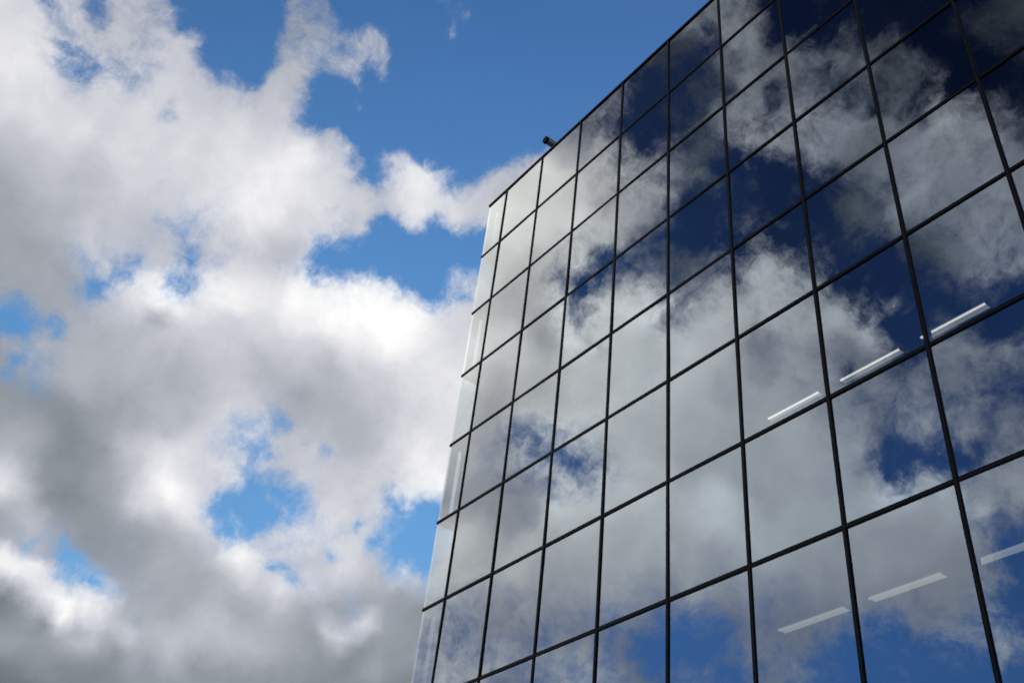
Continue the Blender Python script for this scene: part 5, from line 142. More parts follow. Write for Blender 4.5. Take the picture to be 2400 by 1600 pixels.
    (99,24,98,24,95,24,93,24,88,24,82,24,73,24,63,24,53,24,43,24,43,24,43,24,43,24,43,25,43,25,43,26,43,28,43,29,43,30,42,32,39,33,36,35,34,37,31,38,29,40,27,41,25,42,24,43,23,43,21,44,20,44,20,45,20,45,19,45,19,46,19,46,19,47,19,47,19,48,19,48,19,49,20,49,23,50,28,51,33,52,40,53,47,54,56,54,64,54,72,53,70,52,68,51,66,52,66,52,67,53,59,54,50,54,42,54,45,53,49,49,54,41,58,35,62,33,67,34,67,34,71,35,75,36,80,37,84,38,88,39,91,39,93,40,94,41,96,41,97,42,99,43,99,45,99,46,99,47,99,49,99,50,99,52,99,53,99,54,99,55,99,57,99,57,99,58,99,59,99,60,99,60,99,61,99,61,99,61,99,61,99,61,61,57,77,56,77,56,77,55,77,55,83,55,86,55,83,56,60,56,35,56,35,57,35,57,35,57,35,57,35,57,35,56,35,56,35,55,35,54,35,53,35,52,35,51,35,50,35,49,35,49,35,49,35,48,35,48,41,48,69,48,76,48,76,48,76,48,76,48,56,48,36,48,36,48,36,49,36,49,36,49,36,50,36,50,35,51,26,51,18,52,12,52,8,52,6,53,13,53,22,53,28,54,32,54,33,55,30,55,25,56,20,57,14,58,10,58,6,59,6,60,6,60,6,60,6,61,6,61,6,61,6,61,6,61,6,61,6,61,6,61,6,61,6,61,6,61,6,61,6,61,6,61,6,61,6,61,6,61,6,61,6,61,6,61,6,61,6,61,6,61,6,61,6,61,6,61,6,61,6,61,6,61,6,61,6,61,6,61,6,61,6,61),
    (98,24,96,24,93,24,89,24,83,24,75,24,66,24,56,24,45,24,43,24,43,24,43,24,43,24,43,25,43,26,43,27,43,28,43,30,43,31,43,32,43,33,43,35,43,36,43,38,43,39,41,41,38,42,36,43,34,44,32,44,30,45,28,45,28,45,26,46,25,46,24,47,23,47,22,48,21,48,20,48,20,49,19,49,20,49,23,50,28,51,34,52,41,53,49,53,58,51,67,50,73,49,71,49,69,49,70,50,71,51,70,52,64,52,62,53,64,53,68,52,72,48,75,43,79,41,82,41,82,41,85,40,88,40,90,40,91,39,93,39,94,39,96,39,97,39,99,40,99,40,99,41,99,42,99,43,99,44,99,46,99,47,99,49,99,50,99,51,99,53,99,54,99,55,99,56,99,57,99,57,99,58,99,58,99,59,99,59,99,59,99,59,77,56,77,55,77,55,77,55,84,55,86,55,80,56,56,56,35,56,35,57,35,57,35,57,35,57,35,57,35,56,35,56,35,55,35,54,35,53,35,52,35,51,35,50,35,49,35,49,35,49,35,48,35,48,35,48,64,48,76,48,76,48,76,48,76,48,62,48,36,48,36,48,36,49,36,49,36,49,36,49,36,50,36,51,36,51,36,51,36,52,36,52,36,52,30,52,23,53,16,53,11,54,8,54,7,55,6,55,6,56,6,57,6,58,6,58,6,59,6,60,6,60,6,60,6,61,6,61,6,61,6,61,6,61,6,61,6,61,6,61,6,61,6,61,6,61,6,61,6,61,6,61,6,61,6,61,6,61,6,61,6,61,6,61,6,61,6,61,6,61,6,61,6,61,6,61,6,61,6,61,6,61,6,61,6,61,6,61,6,61,6,61),
    (96,24,94,24,90,24,85,24,77,24,68,24,58,24,48,24,43,24,43,24,43,24,43,24,43,24,43,25,43,26,43,28,43,29,43,30,43,31,43,33,43,34,43,35,43,37,43,38,43,40,43,41,43,42,43,43,43,44,43,45,43,45,42,46,42,46,40,46,37,47,36,47,34,48,32,48,31,48,29,48,28,49,27,49,26,49,25,49,25,50,31,50,37,51,44,51,53,50,62,48,70,48,75,47,72,47,74,48,76,48,78,49,80,50,81,51,81,51,83,49,86,47,88,45,90,44,91,43,91,43,92,42,93,41,94,40,95,40,96,39,98,39,99,38,99,38,99,38,99,39,99,39,99,40,99,41,99,42,99,43,99,45,99,46,99,47,99,49,99,50,99,51,99,53,99,54,99,55,99,55,99,56,99,56,99,57,99,57,99,57,99,57,77,55,77,55,79,55,85,55,86,55,76,56,51,56,35,56,35,57,35,57,35,57,35,57,35,57,35,56,35,56,35,55,35,54,35,53,35,52,35,51,35,50,35,49,35,49,35,49,35,48,35,48,35,48,60,48,76,48,76,48,76,48,67,48,67,48,42,48,36,48,36,48,36,49,36,49,36,49,36,50,36,51,36,51,36,51,36,52,36,52,36,52,36,52,36,52,36,53,36,53,36,54,36,54,32,55,25,56,20,57,15,57,11,58,8,59,7,59,6,60,6,60,6,61,6,61,6,61,6,61,6,61,6,61,6,61,6,61,6,61,6,61,6,61,6,61,6,61,6,61,6,61,6,61,6,61,6,61,6,61,6,61,6,61,6,61,6,61,6,61,6,61,6,61,6,61,6,61,6,61,6,61,6,61,6,61,6,61,6,61,6,61),
    (94,24,91,24,86,24,79,24,70,24,60,24,50,24,43,24,43,24,43,24,43,24,43,24,43,25,43,26,43,27,43,28,43,29,43,31,43,32,43,33,43,35,43,36,43,37,43,39,43,40,43,41,43,42,43,43,43,44,43,45,43,45,43,46,43,46,43,47,43,47,43,47,43,48,43,48,43,48,43,49,42,49,40,49,38,49,37,49,36,49,34,49,33,49,40,49,47,49,56,48,65,47,73,47,80,47,80,47,82,47,84,47,85,48,87,48,89,47,90,46,92,45,93,44,95,44,95,43,95,43,96,42,97,41,98,40,99,40,99,39,99,39,99,38,99,38,99,38,99,38,99,39,99,39,99,40,99,41,99,42,99,44,99,45,99,46,99,47,99,49,99,50,99,51,99,52,99,53,99,54,99,54,99,55,99,55,99,55,99,55,99,55,77,55,81,55,86,55,86,55,70,56,44,56,35,56,35,57,35,57,35,57,35,57,35,57,35,56,35,56,35,55,35,54,35,53,35,52,35,51,35,50,35,49,35,49,35,49,35,48,35,48,35,48,56,48,76,48,76,48,76,48,71,48,48,48,48,48,36,48,36,48,36,49,36,49,36,49,36,50,36,50,36,51,36,51,36,51,36,52,36,52,36,52,36,52,36,53,36,53,36,54,36,54,36,55,36,55,36,56,36,57,36,58,36,58,36,59,35,60,29,60,25,60,20,61,16,61,13,61,13,61,11,61,9,61,7,61,6,61,6,61,6,61,6,61,6,61,6,61,6,61,6,61,6,61,6,61,6,61,6,61,6,61,6,61,6,61,6,61,6,61,6,61,6,61,6,61,6,61,6,61,6,61,6,61,6,61,6,61,6,61,6,61),
    (92,24,87,24,80,24,72,24,62,24,52,24,43,24,43,24,43,24,43,24,43,24,43,24,43,25,43,27,43,28,43,29,43,30,43,31,43,32,43,34,43,35,43,37,43,38,43,39,43,40,43,41,43,42,43,43,43,44,43,45,43,45,43,46,43,46,43,46,43,47,43,47,43,48,43,48,43,48,43,48,43,48,43,49,43,49,43,49,43,49,43,48,43,48,43,48,43,48,51,48,60,48,69,48,77,47,83,47,88,47,89,47,91,47,92,46,94,46,95,45,96,45,97,44,98,43,99,43,99,43,99,42,99,41,99,40,99,40,99,39,99,39,99,38,99,38,99,38,99,39,99,39,99,40,99,40,99,41,99,42,99,43,99,45,99,46,99,47,99,48,99,50,99,51,99,51,99,52,99,53,99,53,99,54,99,54,99,54,99,55,99,55,83,55,86,55,83,56,63,56,35,56,35,57,35,57,35,57,35,57,35,57,35,56,35,56,35,55,35,55,35,54,35,53,35,52,35,51,35,50,35,49,35,49,35,49,35,48,35,48,35,48,54,48,76,48,76,48,76,48,74,48,52,48,36,48,36,48,36,48,36,49,36,49,36,49,36,49,36,50,36,51,36,51,36,51,36,52,36,52,36,52,36,52,36,53,36,53,36,53,36,54,36,54,36,55,36,56,36,57,36,57,36,58,36,59,36,59,36,60,36,60,36,61,36,61,36,61,36,61,36,61,36,61,36,61,36,61,35,61,32,61,29,61,26,61,23,61,21,61,19,61,18,61,16,61,15,61,14,61,13,61,13,61,12,61,12,61,12,61,12,61,12,61,12,61,12,61,13,61,14,61,14,61,15,61,17,61,18,61,20,61,22,61),
]
DEPTH_ROWS = [
    (41,41,40,40,41,41,42,42,42,43,43,39,32,26,21,45,47,48,50,51,51,51,51,50,49,49,47,46,44,42),
    (43,43,42,41,43,43,44,44,44,45,45,41,34,27,22,46,48,50,51,52,52,52,52,51,50,50,49,47,45,43),
    (45,45,44,43,44,44,46,46,45,47,47,43,35,28,23,48,50,52,53,54,54,54,54,53,52,52,50,48,46,44),
    (45,44,44,43,44,44,46,46,45,47,47,42,35,28,23,46,50,51,53,54,54,54,54,53,52,52,50,48,46,44),
    (47,46,46,45,46,46,48,48,47,49,49,44,36,29,24,47,51,53,54,55,55,56,55,55,53,53,51,50,48,45),
    (47,46,46,45,46,46,48,47,47,49,49,44,36,29,24,46,51,53,54,55,55,55,55,55,53,53,51,50,48,45),
    (49,48,48,47,48,48,50,49,49,51,51,46,38,31,25,47,52,54,56,57,57,57,57,56,54,54,53,51,49,46),
    (51,50,50,49,50,50,52,51,51,52,52,48,39,32,26,48,53,56,57,58,58,58,58,57,56,56,54,52,50,47),
    (50,50,49,49,50,50,52,51,51,52,52,47,39,32,26,48,52,56,57,58,58,58,58,57,56,56,54,52,50,47),
    (50,51,51,50,52,52,54,53,53,54,54,49,41,33,27,49,52,57,59,59,59,60,59,59,57,57,55,53,51,48),
    (48,49,50,50,52,52,54,53,52,55,55,50,40,33,27,49,51,56,59,59,59,59,59,58,57,57,55,53,51,48),
    (46,49,50,51,54,54,56,55,54,57,57,52,42,34,28,50,52,56,60,61,61,61,61,60,58,58,56,54,52,49),
    (46,48,49,51,56,56,58,58,56,59,59,53,43,35,29,52,54,57,61,62,62,62,62,61,59,59,57,55,53,50),
    (44,45,46,48,56,56,58,57,56,59,59,53,42,34,28,51,54,56,60,62,62,62,62,61,59,59,57,55,53,50),
    (46,46,46,47,57,57,60,59,59,61,61,55,43,35,29,53,55,57,60,63,63,63,63,62,60,60,58,56,54,51),
    (45,45,45,45,55,55,59,59,59,61,61,54,42,35,29,53,55,56,59,62,62,63,63,62,60,60,58,56,54,51),
    (47,46,46,45,54,54,61,61,62,63,63,55,43,36,30,54,56,58,60,63,63,65,64,63,61,61,59,57,54,52),
    (48,48,47,46,53,53,61,62,64,65,65,56,43,37,31,55,57,59,60,63,63,65,65,64,62,62,60,58,55,52),
    (48,48,47,46,50,50,59,61,64,64,64,54,42,36,31,55,57,59,60,62,62,64,65,64,62,62,60,58,55,52),
    (48,49,49,48,50,50,58,62,65,65,65,54,43,37,32,56,58,60,61,62,62,64,65,65,63,63,61,58,56,53),
    (45,48,48,47,49,49,55,60,64,64,64,52,42,37,32,56,58,60,61,61,61,63,64,65,63,63,61,58,56,53),
    (43,47,49,49,48,48,52,59,65,64,64,51,43,38,33,57,59,61,62,62,62,63,64,65,64,64,61,59,57,54),
    (40,45,49,49,46,46,48,57,64,63,63,50,44,39,33,58,60,62,63,63,63,63,65,65,64,64,62,60,57,54),
    (36,41,45,47,43,43,44,53,61,60,60,48,43,39,33,58,60,62,63,63,63,63,63,64,63,63,62,60,57,54),
    (34,38,43,46,40,40,41,51,60,58,58,49,45,40,34,58,61,63,64,64,64,64,63,64,63,63,62,60,58,55),
    (33,35,39,42,38,38,38,47,55,55,55,48,44,40,34,57,61,62,63,64,64,64,63,63,62,62,61,59,57,54),
    (33,34,36,39,38,38,37,44,53,53,53,49,46,41,35,58,62,64,64,65,65,64,64,63,62,62,60,59,57,54),
    (33,34,35,37,38,38,37,42,50,52,52,50,47,42,36,58,63,65,65,66,66,65,65,63,62,62,60,59,56,53),
    (33,33,33,35,38,38,36,39,46,50,50,50,46,42,35,58,62,64,65,65,65,65,64,63,61,61,59,58,55,53),
    (34,33,33,34,39,39,37,37,44,49,49,51,48,43,36,58,63,65,66,66,66,66,65,64,62,62,59,57,55,52),
    (33,33,33,33,39,39,36,35,40,47,47,50,47,43,35,57,62,65,66,66,66,65,65,63,61,61,59,57,55,52),
    (34,34,33,33,40,40,36,34,38,46,46,51,48,43,35,58,62,66,67,67,67,66,65,64,62,62,60,57,55,52),
    (33,34,34,34,40,40,36,32,36,45,45,52,49,44,36,58,62,66,67,67,67,67,66,65,62,62,60,58,56,53),
    (31,34,34,33,39,39,34,30,34,42,42,51,49,43,35,57,62,65,67,67,67,67,66,64,62,62,60,58,55,52),
    (30,33,34,34,37,37,32,29,33,41,41,50,49,43,34,57,62,66,68,68,68,67,66,65,63,63,60,58,56,53),
    (29,31,33,33,31,31,29,28,31,38,38,48,48,41,33,57,61,65,67,67,67,67,66,65,62,62,60,58,56,53),
    (29,30,32,32,28,28,27,27,30,36,36,45,47,41,32,57,61,65,68,68,68,68,67,65,63,63,61,58,56,53),
    (30,30,31,30,26,26,26,26,29,34,34,42,44,39,31,57,61,65,68,69,69,68,67,66,63,63,61,59,56,53),
    (29,29,29,27,25,25,25,25,27,32,32,37,40,36,30,56,60,64,67,68,68,68,67,65,63,63,61,59,56,53),
    (30,29,29,25,26,26,25,24,27,31,31,35,37,34,29,56,60,64,67,68,68,68,67,66,63,63,61,59,57,54),
    (29,29,29,24,25,25,24,23,26,30,30,32,34,32,27,55,60,63,66,67,67,68,67,65,63,63,61,59,56,53),
    (28,29,29,24,26,26,24,22,26,30,30,32,32,30,26,56,60,63,66,67,67,68,67,66,63,63,61,59,57,54),
    (27,29,29,25,26,26,23,22,26,30,30,32,31,29,25,56,60,63,66,67,67,68,68,66,64,64,62,59,57,54),
    (24,28,29,25,25,25,21,21,25,30,30,32,30,27,24,55,59,62,65,66,66,67,67,66,64,64,61,59,57,54),
    (21,27,29,25,24,24,20,20,25,30,30,33,30,27,24,55,59,62,64,66,66,67,67,66,64,64,62,59,57,54),
    (17,24,27,25,22,22,19,20,24,29,29,33,30,26,23,54,58,61,63,65,65,66,66,66,64,64,61,59,57,54),
    (14,21,26,25,21,21,19,19,24,29,29,34,30,25,22,54,58,61,63,65,65,66,66,65,64,64,62,59,57,54),
    (11,18,24,25,21,21,20,19,24,28,28,34,30,25,22,54,58,61,63,64,64,65,65,65,63,63,62,60,57,54),
    (9,14,21,23,21,21,19,18,24,26,26,34,29,24,21,53,57,60,62,63,63,64,64,64,63,63,61,59,57,54),
    (9,12,17,22,21,21,19,18,23,25,25,33,29,24,20,53,57,60,62,63,63,64,64,64,62,62,61,59,57,54),
    (8,10,14,20,20,20,19,17,23,24,24,32,28,23,19,53,56,59,61,62,62,63,63,63,61,61,60,58,56,53),
    (8,9,11,18,20,20,18,17,22,24,24,29,27,22,19,53,55,58,61,62,62,63,63,62,61,61,59,58,55,53),
    (8,8,9,16,20,20,18,17,22,24,24,27,25,21,19,54,55,58,60,61,61,62,62,62,60,60,59,57,55,52),
    (7,8,8,14,19,19,17,17,21,23,23,25,23,20,18,54,54,57,59,61,61,61,61,61,60,60,58,56,54,52),
    (7,7,8,12,18,18,17,17,21,21,21,23,21,19,17,54,54,57,59,60,60,61,61,61,59,59,58,56,54,51),
    (7,7,7,11,16,16,17,17,21,20,20,21,20,18,17,54,54,56,58,59,59,60,60,60,58,58,57,55,53,50),
    (7,7,7,10,15,15,17,17,21,20,20,20,19,17,16,55,54,56,58,59,59,59,60,59,58,58,56,55,53,50),
    (7,7,7,9,14,14,17,17,20,19,19,19,18,17,16,55,55,55,57,58,58,59,59,59,57,57,56,54,52,50),
    (7,7,7,8,13,13,15,17,19,18,18,18,17,17,16,55,55,54,56,57,57,58,58,58,56,56,55,54,52,49),
    (7,7,7,8,12,12,14,17,19,17,17,18,17,16,15,56,55,54,56,57,57,57,58,57,56,56,55,53,51,49),
    (7,7,6,8,11,11,13,16,18,17,17,18,17,16,15,56,55,54,55,56,56,57,57,56,55,55,54,52,50,48),
    (7,7,6,7,11,11,12,15,18,17,17,18,17,16,15,56,55,55,54,55,55,56,56,56,55,55,53,52,50,48),
    (7,7,6,7,11,11,12,14,17,17,17,18,17,16,15,57,56,55,54,55,55,55,56,55,54,54,53,51,50,47),
    (7,7,6,7,10,10,12,13,17,16,16,17,17,16,15,57,56,55,54,54,54,55,55,54,53,53,52,51,49,47),
    (7,7,6,6,10,10,12,13,17,16,16,17,17,15,14,57,56,55,54,53,53,54,54,54,53,53,52,50,48,46),
    (7,7,6,6,10,10,12,12,16,16,16,16,16,15,14,57,56,55,54,53,53,53,53,53,52,52,51,49,48,45),
    (7,7,6,6,9,9,11,11,16,16,16,15,16,15,14,57,56,55,54,53,53,52,53,52,51,51,50,49,47,45),
    (7,7,6,6,8,8,10,11,15,16,16,15,15,15,14,57,57,56,54,53,53,52,52,52,51,51,50,48,47,45),
    (7,7,6,6,8,8,9,10,15,16,16,15,15,14,14,57,57,56,54,53,53,52,51,51,50,50,49,48,46,44),
    (7,7,6,6,8,8,8,10,14,16,16,15,14,14,13,58,57,56,55,53,53,52,50,50,49,49,48,47,46,43),
    (7,7,6,6,8,8,8,9,14,15,15,15,14,14,13,58,57,56,55,53,53,52,50,49,48,48,47,46,45,43),
    (7,7,6,6,8,8,8,9,13,15,15,15,14,14,13,58,57,56,55,53,53,52,51,49,48,48,47,46,44,42),
    (7,6,6,6,8,8,8,9,13,15,15,15,14,13,13,58,57,56,55,53,53,52,51,49,48,48,46,45,44,42),
    (7,6,6,6,8,8,8,9,12,14,14,14,14,13,13,58,57,56,55,53,53,52,51,49,48,48,46,45,43,42),
    (6,6,6,6,8,8,8,9,12,14,14,14,14,13,13,58,57,56,55,54,54,52,51,50,48,48,46,45,44,42),
]

world = bpy.data.worlds.new('World')
sc.world = world
world.use_nodes = True
world.cycles.sampling_method = 'MANUAL'
world.cycles.sample_map_resolution = 256
nt = world.node_tree
for n in list(nt.nodes):
    nt.nodes.remove(n)
L = nt.links.new

def plug(sock, v):
    if isinstance(v, bpy.types.NodeSocket): L(v, sock)
    elif v is not None: sock.default_value = v

def M(op, a, b=None, c=None, clamp=False):
    n = nt.nodes.new('ShaderNodeMath'); n.operation = op; n.use_clamp = clamp
    plug(n.inputs[0], a)
    if b is not None: plug(n.inputs[1], b)
    if c is not None: plug(n.inputs[2], c)
    return n.outputs[0]

def VM(op, a, b=None, scale=None):
    n = nt.nodes.new('ShaderNodeVectorMath'); n.operation = op
    plug(n.inputs[0], a)
    if b is not None: plug(n.inputs[1], b)
    if scale is not None: plug(n.inputs['Scale'], scale)
    return n.outputs['Value'] if op in ('DOT_PRODUCT', 'LENGTH') else n.outputs['Vector']

def NOISE(vec, scale, detail=6.0, rough=0.55, lac=2.0, color=False, dist=0.0):
    n = nt.nodes.new('ShaderNodeTexNoise'); n.noise_dimensions = '3D'
    L(vec, n.inputs['Vector'])
    n.inputs['Scale'].default_value = scale; n.inputs['Detail'].default_value = detail
    n.inputs['Roughness'].default_value = rough; n.inputs['Lacunarity'].default_value = lac
    n.inputs['Distortion'].default_value = dist
    return n.outputs['Color'] if color else n.outputs[0]

def MR(v, a, b, c=0.0, d=1.0, kind='LINEAR'):
    n = nt.nodes.new('ShaderNodeMapRange'); n.interpolation_type = kind; n.clamp = True
    plug(n.inputs[0], v)
    for i, q in enumerate((a, b, c, d)): plug(n.inputs[1 + i], q)
    return n.outputs[0]

def MIXC(f, a, b, mode='MIX'):
    n = nt.nodes.new('ShaderNodeMix'); n.data_type = 'RGBA'; n.blend_type = mode; n.clamp_factor = True
    plug(n.inputs[0], f); plug(n.inputs[6], a); plug(n.inputs[7], b)
    return n.outputs[2]

def SPLIT(c):
    n = nt.nodes.new('ShaderNodeSeparateColor'); L(c, n.inputs[0]); return n.outputs

def COMB(r, g, b):
    n = nt.nodes.new('ShaderNodeCombineColor')
    plug(n.inputs[0], r); plug(n.inputs[1], g); plug(n.inputs[2], b); return n.outputs[0]

def RAMP(f, stops):
    n = nt.nodes.new('ShaderNodeValToRGB'); cr = n.color_ramp; cr.interpolation = 'LINEAR'
    while len(cr.elements) < len(stops): cr.elements.new(1.0)
    for e, (p, col) in zip(cr.elements, stops):
        e.position = p; e.color = (col[0], col[1], col[2], 1.0)
    L(f, n.inputs[0]); return n.outputs[0]

tc = nt.nodes.new('ShaderNodeTexCoord')
d0 = VM('NORMALIZE', tc.outputs['Generated'])
# billows and wisps: the direction is stirred before the chart is read
w1 = VM('SUBTRACT', NOISE(d0, 9.0, 7.0, 0.62, color=True), (0.5, 0.5, 0.5))
d1 = VM('NORMALIZE', VM('ADD', d0, VM('SCALE', w1, scale=0.050)))
sx = nt.nodes.new('ShaderNodeSeparateXYZ'); L(d1, sx.inputs[0])
az = M('MULTIPLY', M('ARCTAN2', sx.outputs[0], sx.outputs[1]), 180.0 / math.pi)
el = M('MULTIPLY', M('ARCSINE', sx.outputs[2]), 180.0 / math.pi)
facs = [MR(az, a, b) for a, b in SECTORS]

def chart_row(vals, deps):
    # one row of the chart as a small node group: a position in each sector in, a chart colour for each out
    g = bpy.data.node_groups.new('cloud chart row', 'ShaderNodeTree')
    gi = g.nodes.new('NodeGroupInput'); go = g.nodes.new('NodeGroupOutput')
    for q in range(NSEC):
        g.interface.new_socket('position', in_out='INPUT', socket_type='NodeSocketFloat')
        g.interface.new_socket('chart', in_out='OUTPUT', socket_type='NodeSocketColor')
    for q in range(NSEC):
        n = g.nodes.new('ShaderNodeValToRGB'); cr = n.color_ramp; cr.interpolation = 'LINEAR'
        for k in range(NAZ):
            p = k / (NAZ - 1); i = 2 * (q * NAZ + k); f = 4 * p; j = min(3, int(f)); dq = deps[5 * q:5 * q + 5]
            e = cr.elements[0] if k == 0 else cr.elements[-1] if k == NAZ - 1 else cr.elements.new(p)
            e.color = (vals[i] / 99.0, vals[i + 1] / 99.0, (dq[j] + (dq[j + 1] - dq[j]) * (f - j)) / 99.0, 1.0)
        g.links.new(gi.outputs[q], n.inputs[0]); g.links.new(n.outputs[0], go.inputs[q])
    return g

ROWS = [chart_row(r, q) for r, q in zip(CLOUD_ROWS, DEPTH_ROWS)]
acc = [None] * NSEC
for i in range(NEL):
    t = None if i == 0 else MR(el, EL0 + ELS * (i - 1), EL0 + ELS * i)
    gn = nt.nodes.new('ShaderNodeGroup'); gn.node_tree = ROWS[i]
    for q in range(NSEC):
        L(facs[q], gn.inputs[q])
        acc[q] = gn.outputs[q] if i == 0 else MIXC(t, acc[q], gn.outputs[q])
def join(a, b, q): return MIXC(M('GREATER_THAN', az, SECTORS[q][1]), a, b)
west = join(join(acc[0], acc[1], 0), acc[2], 1)
north = join(join(acc[3], acc[4], 3), acc[5], 4)
chart = MIXC(MR(az, SECTORS[2][1], SECTORS[3][0]), west, north)
cover, gq, depth = SPLIT(chart)
# beyond the charted part of the sky: ordinary scattered cumulus
free = NOISE(d0, 3.2, 8.0, 0.58)
away = M('MAXIMUM', MR(el, 60.0, 68.0), M('MAXIMUM', MR(az, -42.0, -32.0), M('MAXIMUM', MR(az, -168.0, -176.0), MR(el, 15.0, 9.0))))
mx = lambda f, a, b: M('MULTIPLY_ADD', f, M('SUBTRACT', b, a), a)
cover = mx(away, cover, MR(free, 0.40, 0.60))
gq = mx(away, gq, M('MULTIPLY_ADD', free, 0.3, 0.55))
depth = mx(away, depth, 0.42)
# ragged edges
n_edge = NOISE(d1, 19.0, 10.0, 0.72)
n_fine = NOISE(d1, 60.0, 6.0, 0.6)
edge = M('MULTIPLY', M('MULTIPLY', cover, M('SUBTRACT', 1.0, cover)), 4.0)
amp = M('MULTIPLY_ADD', edge, 2.1, 0.10)
cv = M('MULTIPLY_ADD', M('SUBTRACT', n_edge, 0.5), amp, cover)
cv = M('MULTIPLY_ADD', M('SUBTRACT', n_fine, 0.5), M('MULTIPLY', edge, 0.35), cv)
alpha = MR(cv, 0.18, 1.02, 0.0, 1.0, 'SMOOTHSTEP')
# cloud brightness
n_b = NOISE(d1, 13.0, 7.0, 0.55)
n_b2 = NOISE(d1, 38.0, 6.0, 0.6)
gg = M('MULTIPLY', gq, M('ADD', 1.0, M('ADD', M('MULTIPLY', M('SUBTRACT', n_b, 0.5), 0.20), M('MULTIPLY', M('SUBTRACT', n_b2, 0.5), 0.14))))
rad = M('MULTIPLY', M('MULTIPLY', gg, gg), GMAX)
tone = RAMP(rad, [(0.0, (0.86, 0.99, 1.14)), (0.20, (0.88, 1.0, 1.11)), (0.38, (0.925, 0.99, 1.115)),
                  (0.60, (0.97, 0.988, 1.085)), (0.80, (0.995, 0.997, 1.03)), (1.0, (1.0, 1.0, 0.985))])
cloud = VM('SCALE', tone, scale=M('MULTIPLY', rad, 10.0))
# blue
sky = nt.nodes.new('ShaderNodeTexSky'); sky.sky_type = 'NISHITA'; sky.sun_disc = False
sky.sun_elevation = RAD(SUN_EL); sky.sun_rotation = RAD(SUN_AZ)
sky.air_density = 1.0; sky.dust_density = 0.3; sky.ozone_density = 1.5
sb = SPLIT(sky.outputs[0])
S = M('MULTIPLY', depth, SMAX)
TI = (0.62, 1.05, 1.42)
low = M('MULTIPLY', MR(el, 56.0, 18.0), MR(az, -116.0, -104.0))      # paler blue low down on the sunny side
blue = COMB(M('MULTIPLY', M('MULTIPLY', sb[0], M('MULTIPLY_ADD', low, 0.26, TI[0])), M('POWER', S, 1.02)),
            M('MULTIPLY', M('MULTIPLY', sb[1], M('MULTIPLY_ADD', low, 0.22, MR(az, -116.0, -104.0, TI[1] * 0.92, TI[1]))), M('POWER', S, 1.12)),
            M('MULTIPLY', M('MULTIPLY', sb[2], TI[2]), S))
final = MIXC(alpha, blue, cloud)
bg = nt.nodes.new('ShaderNodeBackground'); bg.inputs[1].default_value = 0.1
L(final, bg.inputs[0])
out = nt.nodes.new('ShaderNodeOutputWorld'); L(bg.outputs[0], out.inputs[0])

# ------------------------------------------------------------------ materials
def principled(name, col, rough=0.5, metal=0.0, noise=0.0, nscale=20.0, bump=0.0, spec=0.5):
    m = bpy.data.materials.new(name); m.use_nodes = True
    t = m.node_tree; b = t.nodes['Principled BSDF']; b.inputs['Specular IOR Level'].default_value = spec
    b.inputs['Base Color'].default_value = (*col, 1); b.inputs['Roughness'].default_value = rough
    b.inputs['Metallic'].default_value = metal
    if noise or bump:
        c = t.nodes.new('ShaderNodeTexCoord'); n = t.nodes.new('ShaderNodeTexNoise')
        n.inputs['Scale'].default_value = nscale; n.inputs['Detail'].default_value = 6
        t.links.new(c.outputs['Object'], n.inputs['Vector'])
        if noise:
            r = t.nodes.new('ShaderNodeValToRGB')
            r.color_ramp.elements[0].position = 0.3; r.color_ramp.elements[1].position = 0.7
            r.color_ramp.elements[0].color = (*[x * (1 - noise) for x in col], 1)
            r.color_ramp.elements[1].color = (*[min(1, x * (1 + noise)) for x in col], 1)
            t.links.new(n.outputs[0], r.inputs[0]); t.links.new(r.outputs[0], b.inputs['Base Color'])
        if bump:
            bp = t.nodes.new('ShaderNodeBump'); bp.inputs['Strength'].default_value = bump
            t.links.new(n.outputs[0], bp.inputs['Height']); t.links.new(bp.outputs[0], b.inputs['Normal'])
    return m

